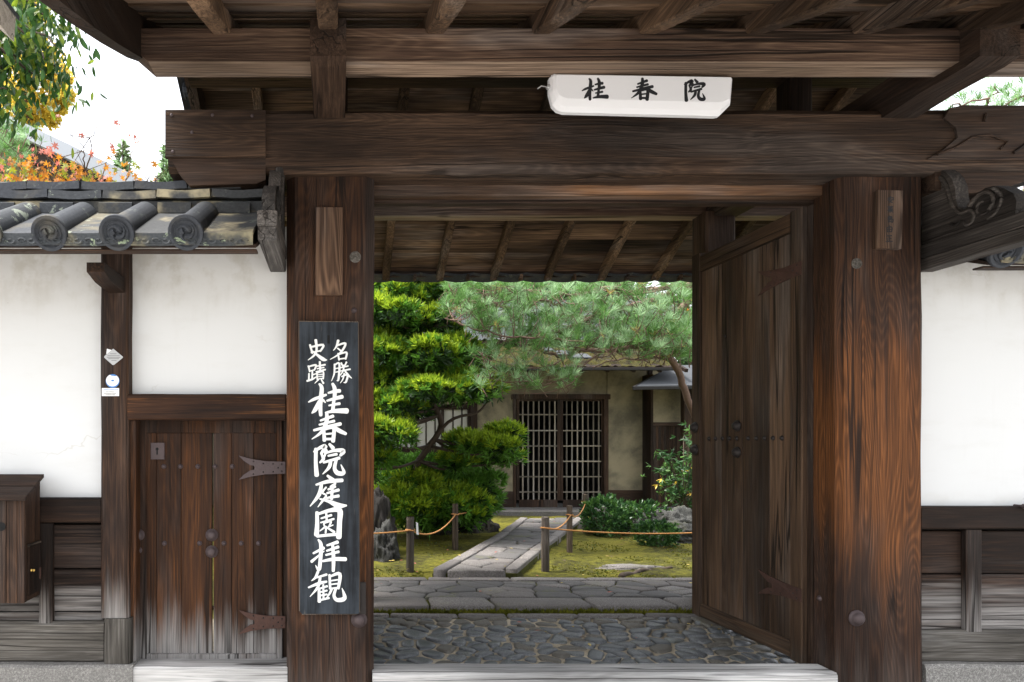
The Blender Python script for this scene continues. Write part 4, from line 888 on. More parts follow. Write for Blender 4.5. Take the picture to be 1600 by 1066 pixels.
# pale beam end that juts in at the upper left corner
fr_ = thing('timber_frame', 'pale weathered beam end with metal cap at the upper left corner', 'beam', (-1.62, 2.2, 0))
mb = MB(); a = [P(-30,0-30,2.2), P(23,20,2.2), P(21,66,2.2), P(-30,28,2.2)]
mb = MB(); prism(mb, [(-1.72,P(0,-20,2.2).z),(P(0,0,2.2).x,P(0,2,2.2).z),(P(25,24,2.2).x,P(25,24,2.2).z),(P(22,66,2.2).x,P(22,66,2.2).z),(P(0,46,2.2).x,P(0,46,2.2).z),(-1.72,P(0,6,2.2).z)], 1.95, 2.2); obj('beam', mb, M['palebeam_x'], fr_)
mb = MB(); prism(mb, [(-1.73,P(0,-26,2.2).z),(P(0,-4,2.2).x,P(0,-4,2.2).z),(P(26,20,2.2).x,P(26,20,2.2).z),(P(26,28,2.2).x,P(26,28,2.2).z),(P(0,3,2.2).x,P(0,3,2.2).z),(-1.73,P(0,-18,2.2).z)], 1.93, 2.22); obj('metal_cap', mb, M['metal_sheet'], fr_)
mb = MB(); box(mb, -1.80, -1.66, 2.0, 2.14, 0, 3.3, c=.01); obj('post', mb, M['palebeam_z'], fr_)

# ================================================================== HALL behind the garden
YH = 12.2
hall = thing('temple_hall', 'ochre plastered temple building with lattice doors at the end of the path', 'building', (3.5, 12.3, .29))
def hp(name, mat, x0, y0, x1, y1, Y=YH, d=.1, parent=None, **k):
    mb = MB(); pbox(mb, x0, y0, x1, y1, Y, d, **k); return obj(name, mb, M[mat], parent or hall)
hp('plaster_panel', 'hall_plaster', 745, 560, 803, 770, c=.003); hp('plaster_panel', 'hall_plaster', 949, 560, 1016, 766, c=.003); hp('plaster_panel', 'hall_plaster', 803, 560, 949, 622, Y=YH+.02, c=.003)
hp('base_board', 'hall_x', 745, 768, 803, 796, Y=YH-.02); hp('base_board', 'hall_x', 950, 766, 1016, 796, Y=YH-.02)
for x0, x1 in ((735,746),(1013,1020)): hp('corner_post', 'hall_z', x0, 560, x1, 800, Y=YH-.03, d=.14)
hp('foundation', 'granite_base', 420, 794, 1120, 812, Y=YH-.06, d=1.0, c=.02)
hp('step_stone', 'flag', 770, 798, 925, 812, Y=YH-.75, d=.6, c=.02)
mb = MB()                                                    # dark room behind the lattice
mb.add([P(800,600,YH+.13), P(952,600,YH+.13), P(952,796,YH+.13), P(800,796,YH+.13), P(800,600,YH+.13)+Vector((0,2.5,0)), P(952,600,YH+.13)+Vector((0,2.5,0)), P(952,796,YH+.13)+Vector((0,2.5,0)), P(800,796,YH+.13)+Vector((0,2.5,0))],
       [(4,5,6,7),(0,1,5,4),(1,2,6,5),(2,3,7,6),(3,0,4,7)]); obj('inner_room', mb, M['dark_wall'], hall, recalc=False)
fr = MB(); pbox(fr, 800, 616, 954, 624, YH-.03, .12, axis=0); pbox(fr, 802, 622, 806.5, 796, YH-.02, .1, axis=2); pbox(fr, 944, 622, 951, 796, YH-.02, .1, axis=2)
obj('door_frame', fr, M['hall_z'], hall)
for s, (x0, x1) in enumerate(((807,875.5),(875.5,944))):
    yy = YH+.03*s; mb = MB(); pbox(mb, x0, 624, x0+4.5, 782, yy, .03, axis=2, c=.003); pbox(mb, x1-4.5, 624, x1, 782, yy, .03, axis=2, c=.003); pbox(mb, x0+4.5, 624, x1-4.5, 627, yy, .03, axis=0, c=.003); pbox(mb, x0+4.5, 781, x1-4.5, 794, yy, .03, axis=0, c=.003)
    ld = obj('lattice_door', mb, M['hall_z'], hall)
    for i in range(7):
        x = x0+5+(x1-x0-10)*(i+.6)/7; hp('slat', 'paleslat_z', x-1.1, 627, x+1.1, 781, Y=yy+.008, d=.014, parent=ld, c=.002)
    for y in (648,673,697,721,745,769): hp('slat', 'paleslat_x', x0+4, y-1, x1-4, y+1, Y=yy+.002, d=.006, parent=ld, c=.001)
# papered windows at the left, half hidden by the tree
fr = MB(); pbox(fr, 560, 632, 736, 640, YH-.02, .1, axis=0); pbox(fr, 560, 700, 736, 707, YH-.03, .12, axis=0)
for x in (560, 604, 648, 690, 731): pbox(fr, x, 640, x+4, 700, YH-.01, .08, axis=2)
obj('window_frame', fr, M['hall_z'], hall)
for x in (564, 608, 652, 694):
    w = hp('paper_window', 'shoji', x, 639, x+41, 701, Y=YH+.04, d=.012, c=.002)
    for xx in (x+13, x+27): hp('muntin', 'hall_z', xx, 640, xx+1.8, 700, Y=YH+.028, d=.012, parent=w, c=.001)
hp('wall_board', 'hall_z', 420, 706, 736, 800, d=.08)
for i in range(18): hp('cladding_batten', 'hall_z', 560+i*10, 707, 562+i*10, 800, Y=YH-.02, d=.02, c=.002)
hp('plaster_panel', 'hall_plaster', 420, 560, 736, 633, Y=YH+.01)
# side wing with a dark slatted door
YA = 11.9
hp('wing_wall', 'hall_plaster', 1019, 585, 1180, 662, Y=YA, d=.1); hp('wing_rail', 'hall_x', 1017, 660, 1180, 666, Y=YA-.02, d=.12)
hp('wing_wall', 'hall_z', 1017, 585, 1021, 800, Y=YA-.03, d=.5)
for i in range(16): hp('door_board', 'hall_z', 1021+i*4.1, 666, 1025+i*4.1, 792, Y=YA+random.uniform(0,.008), d=.03, c=.004)
hp('wing_post', 'hall_z', 1069, 600, 1082, 800, Y=YA-.3, d=.13, c=.008)
hp('wing_wall', 'hall_z', 1084, 666, 1180, 800, Y=YA, d=.05)
# roofs: mossy bark pent roof over the front, metal roof over the wing, tiled roof far behind
pent = MB(); ya, yb = 11.25, 12.5; za = 2.665; L0, L1 = PX(480,11.3), PX(1060,11.3)
NXX, NYY = 260, 34; vs_ = []; fs_ = []
for j in range(NYY+1):
    for i in range(NXX+1):
        x = L0+(L1-L0)*i/NXX; y = ya+(yb-ya)*j/NYY; vs_.append((x, y+.02*mnoise.noise(Vector((x*3,y,1))), za+.035+.40*(y-ya)+.05*mnoise.noise(Vector((x*5, y*8, 2)))+.03*mnoise.noise(Vector((x*13, y*17, 4)))+.02*(int((y-ya)/.18) % 2)))
for j in range(NYY):
    for i in range(NXX): a = j*(NXX+1)+i; fs_.append((a,a+1,a+NXX+2,a+NXX+1))
pent.add(vs_, fs_); obj('pent_roof', pent, M['roofmoss'], hall, smooth=True)
mb = MB(); prism(mb, [(ya,za),(ya,za+.03),(yb,za+.53),(yb,za+.47)], L0, L1, 0); rb_ = obj('roof_boarding', mb, M['hall_x'], hall)
mb = MB(); box(mb, L0, L1, ya-.03, ya+.02, za-.03, za+.012, c=.005); obj('eave_board', mb, M['dark_wall'], rb_)
for i in range(15): mb = MB(); x = L0+.2+i*.42; timber(mb, (x,ya+.03,za-.03), (x,yb,za+.45), .05, .055, .004); obj('rafter', mb, M['hall_y'], rb_)
for x, y, w in ((880,560,26),(850,553,30),(905,566,34),(930,556,22)):       # bare slates among the moss
    mb = MB(); Yq = 11.35+(578-y)*.033; zc = za+.07+.40*(Yq-ya); xc = PX(x, Yq); s = w/1100*11.5/2
    mb.add([(xc-s,Yq-.1,zc-.04),(xc+s,Yq-.1,zc-.04),(xc+s*.9,Yq+.12,zc+.05),(xc-s*.9,Yq+.12,zc+.05),(xc-s,Yq-.1,zc-.055),(xc+s,Yq-.1,zc-.055),(xc+s*.9,Yq+.12,zc+.03),(xc-s*.9,Yq+.12,zc+.03)], [(0,1,2,3),(4,5,6,7),(0,1,5,4),(1,2,6,5),(2,3,7,6),(3,0,4,7)]); obj('roof_slate', mb, M['metal_sheet'], hall)
mb = MB(); mb.add([P(992,606,11.2), P(1200,603,11.2), P(1200,570,12.0), P(1050,574,12.0)]+[v+Vector((0,0,.03)) for v in (P(992,606,11.2), P(1200,603,11.2), P(1200,570,12.0), P(1050,574,12.0))], [(0,1,2,3),(4,5,6,7),(0,1,5,4),(1,2,6,5),(2,3,7,6),(3,0,4,7)]); obj('wing_roof', mb, M['metal_sheet'], hall)
mb = MB(); timber(mb, P(990,607,11.17), P(1200,604,11.17), .04, .05, .004); timber(mb, P(990,607,11.17), P(1050,575,12.0), .04, .06, .004); obj('wing_eave', mb, M['dark_wall'], hall)
# upper tiled roof
mb = MB(); ur = []; cols = 150; vs_ = []; fs_ = []; ya2, yb2 = 12.35, 15.5; za2 = 3.28; XA, XB = PX(480,12.4), PX(1160,12.4)
for j in range(7):
    y = ya2+(yb2-ya2)*j/6
    for i in range(cols+1):
        x = XA+(XB-XA)*i/cols; vs_.append((x, y, za2+.42*(y-ya2)+(.035 if i % 4 in (1,) else .0)))
for j in range(6):
    for i in range(cols): a = j*(cols+1)+i; fs_.append((a,a+1,a+cols+2,a+cols+1))
mb.add(vs_, fs_); tag(obj('upper_roof', mb, M['tile_clean'], hall), kind=None)
mb = MB(); box(mb, XA, XB, ya2+.02, ya2+.10, za2-.08, za2-.012, c=.01); obj('upper_eave', mb, M['hall_x'], hall)
mb = MB(); box(mb, XA, XB, 15.0, 15.4, .3, 4.3, c=.01); obj('main_wall', mb, M['hall_plaster'], hall)

# ================================================================== FENCE
posts = [(641,892,812,12,'rope fence stake nearest the left post, with a white slip beside it'), (711,857,790,9.5,'rope fence stake below the spreading tree, second from left'), (762,830,800,7,'dark stake in the shade at the left path edge'),
         (852,892,808,12,'rope fence stake at the near right corner of the garden path'), (890,862,790,9,'rope fence stake halfway along the right path edge'), (914,832,772,8,'farthest rope fence stake beside the leafy shrub')]
PT = []
for x, yb_, yt, w, lab in posts:
    Y = 1.2*F/(yb_-690); c = Vector((PX(x,Y), Y, .3)); h = (yb_-yt)/F*Y; r = w/F*Y/2
    t = thing('fence_post', lab, 'fence post', tuple(c), 'rope fence stakes'); mb = MB(); n = 9
    ang = random.uniform(0,6); rr = [(.98,-.06),(1,.1),(.95,.5),(1.0,h*.97-.0),(.86,h)]
    vs_ = []; fs_ = []
    for k, zz in rr:
        for j in range(n): a = 2*math.pi*j/n+ang; q = r*k*(1+.10*math.sin(3*a+x)); vs_.append((c.x+q*math.cos(a), c.y+q*math.sin(a), c.z+(zz if zz < h*.5 or zz >= h*.9 else h*.5)))
    for i in range(len(rr)-1):
        for j in range(n): fs_.append((i*n+j, i*n+(j+1)%n, (i+1)*n+(j+1)%n, (i+1)*n+j))
    fs_ += [tuple(range(n)), tuple((len(rr)-1)*n+j for j in range(n))]; mb.add(vs_, fs_); obj('stake', mb, M['stake_z'], t)
    mb = MB(); zr = h*.80; tube(mb, [(c.x+(r+.006)*math.cos(a), c.y+(r+.006)*math.sin(a), c.z+zr+.004*math.sin(a*2)) for a in [i*.5236 for i in range(13)]], .007, 6); obj('rope_ring', mb, M['rope'], t)
    PT.append((c+Vector((0,-r-.004,zr)), r))
def rope(a, b, sag, label):
    mb = MB(); tube(mb, [a.lerp(b, t)-Vector((0,0,sag*4*t*(1-t))) for t in [i/24 for i in range(25)]], .0075, 6); tag(obj('rope', mb, M['rope'], smooth=True, base=tuple(a)), label, 'rope', 'orange fence ropes')
rope(P(470,830,6.6), PT[0][0], .03, 'orange rope running left from the stake with the white slip')
rope(PT[0][0], PT[1][0], .11, 'orange rope sagging between the two left stakes')
rope(PT[1][0], PT[2][0]+Vector((0,0,.15)), .02, 'orange rope in the shade between second left stake and dark stake')
rope(PT[3][0], PT[4][0], .06, 'orange rope from the near corner stake up to the middle right stake')
rope(PT[4][0], PT[5][0], .08, 'short orange rope between the middle and farthest right stakes')
rope(PT[3][0], P(1180,826,6.9), .05, 'long orange rope stretching right across the small round bush')
mb = MB(); q = P(650,816,6.6); mb.add([q, P(653,818,6.62), P(654,836,6.62), P(650.5,835,6.6)]+[v+Vector((.002,.004,0)) for v in (q, P(653,818,6.62), P(654,836,6.62), P(650.5,835,6.6))], [(0,1,2,3),(4,5,6,7),(0,1,5,4),(1,2,6,5),(2,3,7,6),(3,0,4,7)])
tag(obj('paper_tag', mb, M['paper'], base=tuple(q)), 'small white paper slip hanging beside the left stake', 'tag')

# ================================================================== ROCKS
def rock(name, c, r, mats, label, seed, sub=5, amp=.35, fl=1.0):
    bm = bmesh.new(); bmesh.ops.create_icosphere(bm, subdivisions=sub, radius=1)
    for v in bm.verts:
        d = v.co.normalized(); n = amp*mnoise.noise(d*1.3+Vector((seed,0,0)))+amp*.5*mnoise.noise(d*3.1+Vector((0,seed,0)))+amp*.25*mnoise.noise(d*7+Vector((0,0,seed)))
        n -= .22*abs(mnoise.noise(d*4.3+Vector((seed,seed,0))))+.10*abs(mnoise.noise(d*11+Vector((seed,0,seed)))); k = 1+n
        v.co = Vector((d.x*r[0]*k, d.y*r[1]*k, max(d.z*r[2]*k, -.12)))
    me = bpy.data.meshes.new(name); bm.to_mesh(me); bm.free(); me.materials.append(M[mats]); me.polygons.foreach_set('use_smooth', [True]*len(me.polygons))
    o = bpy.data.objects.new(name, me); link(o); o.location = c; tag(o, label, 'rock')
rock('garden_rock', (PX(585,7.6), 7.6, .3), (.24,.3,.78), 'rock', 'tall dark brown standing rock behind the left post', 2.1, amp=.28)
rock('garden_rock', (PX(600,7.25), 7.25, .3), (.16,.18,.36), 'rock_lichen', 'pale lichened rock at the foot of the tall brown rock', 5.3)
rock('garden_rock', (PX(730,9.6), 9.6, .3), (.36,.3,.26), 'rock', 'low grey rock under the spreading tree', 8.2)
rock('garden_rock', (PX(690,9.4), 9.4, .3), (.25,.2,.18), 'rock', 'small rounded rock deep under the spreading tree', 3.2)
rock('garden_rock', (PX(1062,8.6), 8.6, .3), (.34,.26,.22), 'rock_lichen', 'lichen covered rock beside the open door leaf', 4.4, amp=.45)
rock('garden_rock', (PX(1050,9.2), 9.2, .3), (.42,.25,.33), 'rock_lichen', 'pale lichened rock behind the small round bush', 6.6, amp=.4)
rock('garden_rock', (PX(965,9.6), 9.6, .3), (.5,.3,.30), 'rock', 'wide brown rock behind the leafy shrub', 7.7)
rock('garden_rock', (PX(985,6.72), 6.72, .285), (.36,.12,.045), 'granite', 'flat pale stone lying in the moss by the path', 9.1, amp=.2)
mb = MB(); sp = smooth_path([P(970,893,6.25), P(985,886,6.4), P(1000,882,6.5), P(1020,879,6.6), P(1050,878,6.65)], 4); sp = [Vector((v.x, v.y, .298+.012*math.sin(i*.9))) for i, v in enumerate(sp)]
tube(mb, sp, [.026*(1-.5*i/len(sp))+.008*mnoise.noise(Vector((i*.8,0,0))) for i in range(len(sp))], 8); tag(obj('surface_root', mb, M['bark'], smooth=True, base=(2.6,6.4,.3)), 'gnarled brown root crossing the moss beside the path', 'root')

# ================================================================== TREES
def limb(mb, pts, r0, r1, n=7, k=5, jit=.0, mi=0):
    sp = smooth_path(pts, k); m = len(sp); sp = [p+Vector((random.gauss(0,jit),random.gauss(0,jit),random.gauss(0,jit))) for p in sp]
    tube(mb, sp, [r0+(r1-r0)*i/(m-1) for i in range(m)], n, mi); return sp
# --- podocarpus in clipped tiers
pod = thing('podocarpus_tree', 'clipped evergreen with yellow green tiers of narrow leaves, left in the garden', 'tree', (PX(645,8.8), 8.8, .29))
pads = [(590,452,22,13,8.5),(623,455,20,11,8.3),(664,448,34,12,9.0),(712,455,38,15,8.5),(748,447,32,10,8.7),(652,475,34,14,8.5),(606,486,40,17,8.2),(674,502,26,15,8.3),(640,513,30,14,8.5),(600,532,26,15,8.4),
        (592,552,24,18,8.1),(650,556,52,19,8.1),(703,545,34,17,8.4),(735,596,42,16,8.3),(690,611,64,14,8.0),(752,606,34,16,8.6),(592,632,24,17,8.1),(624,640,30,15,8.0),(600,676,42,18,7.9),(590,716,20,11,8.0),
        (640,732,52,15,9.3),(786,682,26,13,8.6),(768,698,34,13,8.4),(716,722,24,11,8.7),(640,757,38,14,8.2),(728,757,48,15,8.5),(645,784,54,18,8.0),(702,787,48,14,8.1),(755,783,28,13,8.6),(620,590,40,14,8.4),(735,560,20,12,8.8),(640,610,30,14,8.5),(700,580,30,12,8.6),(612,650,30,14,8.6),(690,772,46,14,8.3),(610,462,40,20,9.2),(640,495,44,22,9.2),(610,560,50,26,9.0),(680,575,36,12,8.9),(605,600,30,16,8.8),(660,640,26,12,8.9),(610,800,30,14,8.4),(680,805,60,14,8.3),(775,715,30,12,8.9),(700,520,26,14,8.9),(560,600,40,30,8.3),(560,500,40,40,8.6),(720,690,30,9,8.9),(560,700,40,40,8.3),(670,430,90,20,9.0),(615,580,30,10,8.7)]
wd = MB(); cr = MB()
tp = limb(wd, [(PX(650,8.8),8.8,.25), P(640,790,8.8), P(655,720,8.75), P(690,665,8.7), P(668,620,8.6), P(640,560,8.6), P(648,500,8.6), P(640,440,8.6)], .05, .02, 9, 5, .006)
limb(wd, [P(655,720,8.75), P(700,660,8.5), P(745,645,8.5), P(760,630,8.5)], .026, .01, 6)
for (x, y, rx, ry, Y) in pads:
    if y > 740: Y += .55
    c = P(x, y, Y); a, b = rx*Y/F*1.12, ry*Y/F*1.5; dk = y > 725 and Y > 9
    st_ = min(tp, key=lambda p: (p-c).length+max(0, p.z-c.z)*1.5)
    e = c-Vector((0,0,b*.5)); mid = st_.lerp(e, .5)+Vector((random.uniform(-.08,.08), random.uniform(-.1,.1), -.06)); limb(wd, [st_, mid, e], .022, .008, 5, 4)
    for i in range(7):
        an = random.uniform(0, 6.28); q = random.uniform(.4,.95); limb(wd, [e, e+Vector((math.cos(an)*a*q*.5, math.sin(an)*a*q*.5, b*.1)), e+Vector((math.cos(an)*a*q, math.sin(an)*a*q, b*random.uniform(0,.5)))], .007, .003, 4, 2)
    ncl = int(a*a*60)+6
    for q_ in range(ncl):                        # each tier is a handful of clipped clumps
        an = random.uniform(0, 6.28); q = math.sqrt(random.random())*.85; rc = max(.10, a*random.uniform(.32,.52)); cc = c+Vector((math.cos(an)*q*a, math.sin(an)*q*a*.8, b*(random.uniform(-.25,.35)-.35*q*q)))
        fresh = random.uniform(.45,1.0) if y < 650 else random.uniform(.8,1.3)  # low tiers: more bright, fewer dark leaves, colour making up for shade from above
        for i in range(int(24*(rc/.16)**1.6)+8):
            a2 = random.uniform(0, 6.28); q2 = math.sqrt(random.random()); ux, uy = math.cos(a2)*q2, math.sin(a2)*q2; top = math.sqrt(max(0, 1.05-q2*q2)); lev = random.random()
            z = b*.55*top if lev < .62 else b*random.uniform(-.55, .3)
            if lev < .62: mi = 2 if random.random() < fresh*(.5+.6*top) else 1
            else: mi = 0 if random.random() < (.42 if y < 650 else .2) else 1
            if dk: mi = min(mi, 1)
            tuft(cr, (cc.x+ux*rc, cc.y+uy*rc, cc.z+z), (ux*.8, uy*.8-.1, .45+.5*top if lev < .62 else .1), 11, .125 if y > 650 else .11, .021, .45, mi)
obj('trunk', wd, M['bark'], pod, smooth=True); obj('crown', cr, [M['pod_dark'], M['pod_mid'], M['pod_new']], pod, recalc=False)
# --- red pine
pine = thing('pine_tree', 'red barked pine with pale green needles reaching across the gateway', 'tree', (PX(1150,8.6), 8.6, .29))
wd = MB(); cr = MB(); br = []
br += limb(wd, [P(1130,800,8.5), P(1115,720,8.4), P(1080,636,8.2), P(1066,600,8.15), P(1058,575,8.1), P(1042,556,8.0), P(1032,540,8.0), P(1040,510,8.2), P(1075,470,8.4), P(1100,440,8.4), P(1120,380,8.5)], .040, .036, 9, 5, .004)
for pts, r0, r1 in (([(1098,445,8.4),(1060,452,8.2),(1030,468,8.1),(990,478,8.0),(950,488,7.9),(915,500,7.8),(870,520,7.7),(810,528,7.6)], .055, .012),
                    ([(1085,430,8.2),(1040,450,8.0),(990,458,7.9),(955,447,7.8),(900,462,7.7),(840,455,7.6),(790,450,7.6)], .035, .008),
                    ([(990,478,8.0),(993,500,8.0),(992,520,8.0)], .02, .012), ([(1035,545,8.0),(990,543,7.8),(950,550,7.7),(905,548,7.7),(880,558,7.6),(855,552,7.6),(838,545,7.5)], .03, .010),
                    ([(905,548,7.7),(880,535,7.6),(840,530,7.5),(790,528,7.5),(740,515,7.5),(695,498,7.4)], .018, .005),
                    ([(940,552,7.7),(905,575,7.6),(880,592,7.5),(850,600,7.5),(810,590,7.5),(770,575,7.5)], .012, .004), ([(905,575,7.6),(890,600,7.5),(850,614,7.5),(800,610,7.5)], .009, .003),
                    ([(880,592,7.5),(840,596,7.5),(800,600,7.5),(750,585,7.5)], .008, .003), ([(890,556,7.6),(850,575,7.5),(800,572,7.5),(745,548,7.5)], .009, .003),
                    ([(1045,560,8.0),(1060,545,7.9),(1075,530,7.9),(1090,525,7.9)], .02, .006), ([(915,500,7.8),(880,480,7.7),(850,470,7.7),(800,480,7.6),(750,470,7.6)], .02, .006),
                    ([(1030,468,8.1),(1040,500,7.8),(1060,520,7.8)], .02, .006), ([(1040,555,8.0),(1000,560,7.7),(960,562,7.6),(930,575,7.6)], .014, .004)):
    br += limb(wd, [P(*p)+Vector((0,random.uniform(-.08,.08),random.uniform(-.01,.01))) for p in pts], r0, r1, 7, 5, .008)
tips = []
def region(n, x0, x1, y0, y1, test, Y0, Y1):
    k = 0
    while k < n:
        x, y = random.uniform(x0, x1), random.uniform(y0, y1)
        if test(x, y) and mnoise.noise(Vector((x*.03, y*.045, 2.0))) > -.32: tips.append(P(x, y, random.uniform(Y0, Y1))); k += 1
region(660, 690, 1090, 436, 548, lambda x, y: y < 500+ (x-690)*.35 and y < 545-.0*x and not (x < 720 and y > 500), 7.2, 8.4)
region(65, 735, 900, 540, 606, lambda x, y: True, 7.3, 7.7)
region(110, 960, 1090, 500, 575, lambda x, y: y < 560, 7.6, 8.4)
for i, c in enumerate(tips):
    s = min(random.sample(br, min(60, len(br))), key=lambda p: (p-c).length)
    if (s-c).length < .9 and i % 2 == 0: limb(wd, [s, s.lerp(c, .5)+Vector((random.uniform(-.05,.05), 0, random.uniform(-.06,.02))), c], .007, .0035, 4, 3)
    else: limb(wd, [c+Vector((random.uniform(-.1,.1), random.uniform(-.1,.1), -.12)), c], .005, .003, 4, 1)
    pale = random.random(); nrm = Vector((random.gauss(0,.35), random.gauss(0,.35)-.15, .75))
    tuft(cr, c, nrm, 44, .14, .0046, .5, 1 if pale < .62 else 0)
    tuft(cr, c-Vector(nrm)*.05, nrm, 12, .11, .0055, .7, 2 if random.random() < .06 else 0)
obj('trunk', wd, M['pine_bark'], pine, smooth=True); obj('crown', cr, [M['pine_needle'], M['pine_needle_pale'], M['needle_gold']], pine, recalc=False)
# --- loose leafy crowns
def leafball(mb, c, r, n, L, w, mats=(0,), up=.4, hollow=.45):
    for i in range(n):
        d = Vector((random.gauss(0,1), random.gauss(0,1), random.gauss(0,1))).normalized(); q = hollow+(1-hollow)*random.random()**.6
        q *= 1+.35*mnoise.noise(d*2.2+Vector(c)); p = (c[0]+d.x*r[0]*q, c[1]+d.y*r[1]*q, c[2]+d.z*r[2]*q)
        tuft(mb, p, (d.x, d.y, d.z+up), 4, L, w, .6, random.choice(mats))
def shrub(name, label, c, r, n, L, w, mats, cat='shrub', stems=5):
    t = thing(name, label, cat, (c[0], c[1], .29)); mb = MB(); cc = (c[0], c[1], .29+r[2]*.9); leafball(mb, cc, r, n, L, w, range(len(mats)), .5)
    wd = MB()
    for i in range(stems): a = random.uniform(0,6.28); limb(wd, [(c[0], c[1], .27), (c[0]+math.cos(a)*r[0]*.3, c[1]+math.sin(a)*r[1]*.3, .29+r[2]*.5), (c[0]+math.cos(a)*r[0]*.7, c[1]+math.sin(a)*r[1]*.7, .29+r[2]*1.3)], .008, .003, 5, 3)
    obj('stems', wd, M['twig'], t); obj('foliage', mb, [M[m] for m in mats], t, recalc=False)
shrub('round_bush', 'small round clipped bush on the moss behind the rope', (PX(1025,8.2), 8.2), (.24,.24,.15), 620, .05, .022, ('shrub','shrub_light'))
shrub('leafy_shrub', 'leafy green shrub right of the farthest stake below the ochre wall', (PX(945,9.15), 9.15), (.30,.3,.26), 520, .075, .03, ('shrub','shrub','shrub_light'))
shrub('leafy_shrub', 'low green shrub in front of the wide brown rock', (PX(1000,9.3), 9.3), (.36,.25,.22), 430, .07, .028, ('shrub','shrub','shrub_light'))
nan = thing('nandina_plant', 'tall feathery nandina by the dark wing door with a few yellow leaves', 'plant', (PX(1068,9.5), 9.5, .29)); wd = MB(); cr = MB()
for i in range(15):
    a = random.uniform(0,6.28); h = random.uniform(.5,1.35); top = Vector((PX(1068,9.5)+math.cos(a)*.25, 9.5+math.sin(a)*.25, .29+h)); limb(wd, [(PX(1068,9.5), 9.5, .27), (PX(1068,9.5)+math.cos(a)*.08, 9.5+math.sin(a)*.08, .29+h*.5), top], .008, .004, 5, 3)
    for j in range(16):
        p = Vector((PX(1068,9.5), 9.5, .29)).lerp(top, random.uniform(.45,1.05))+Vector((random.gauss(0,.09), random.gauss(0,.09), random.gauss(0,.05))); tuft(cr, p, (random.gauss(0,.6), random.gauss(0,.6), -.1), 6, .10, .024, .6, random.choice((0,0,1)))
for x, y in ((1027,757),(1034,748),(1058,752),(1075,735),(1080,770)): tuft(cr, P(x,y,9.3), (-.6,-.2,-.3), 4, .10, .022, .5, 2)
obj('stems', wd, M['twig'], nan); obj('foliage', cr, [M['shrub'], M['shrub_light'], M['yellow_leaf']], nan, recalc=False)
# --- trees beyond the hall
def bigtree(name, label, base, h, rad, n, L, w, mats, trunk=.16, cat='tree', zf=.62, balls=9, flat=.7):
    t = thing(name, label, cat, base); wd = MB(); cr = MB(); b = Vector(base); top = b+Vector((0,0,h)); tp = limb(wd, [b-Vector((0,0,.1)), b+Vector((.2,.1,h*.4)), top-Vector((0,0,h*.15))], trunk, trunk*.25, 8, 6, .02)
    for i in range(balls):
        a = 6.28*i/balls+random.uniform(-.3,.3); q = random.uniform(.25,.75); zc = h*random.uniform(zf-.25, .97); k = (1-abs(zc/h-zf)*1.1)
        c = b+Vector((math.cos(a)*rad*q*k, math.sin(a)*rad*q*k, zc)); s = min(tp, key=lambda p: (p-c).length); limb(wd, [s, s.lerp(c,.5)+Vector((0,0,-.1)), c], trunk*.35, .02, 5, 3)
        rr = rad*random.uniform(.32,.5); leafball(cr, c, (rr, rr, rr*flat), n//balls, L, w, range(len(mats)), .3, .3)
    obj('trunk', wd, M['bark'], t, smooth=True); obj('crown', cr, [M[m] for m in mats], t, recalc=False); return t
bigtree('background_tree', 'dark evergreen tree far behind the hall, seen through the tiers of leaves', (2.0, 18.0, .29), 6.5, 2.6, 5200, .16, .07, ('far_dark','far_green'))
bigtree('background_tree', 'mid green tree behind the hall roof under the middle of the gateway', (6.2, 18.5, .29), 6.2, 3.0, 6200, .15, .07, ('far_green','shrub_light','far_dark'))
bigtree('background_tree', 'fresh green broadleaf tree behind the hall near the open door leaf', (9.0, 17.0, .29), 5.6, 2.4, 5000, .15, .075, ('shrub_light','far_green'))
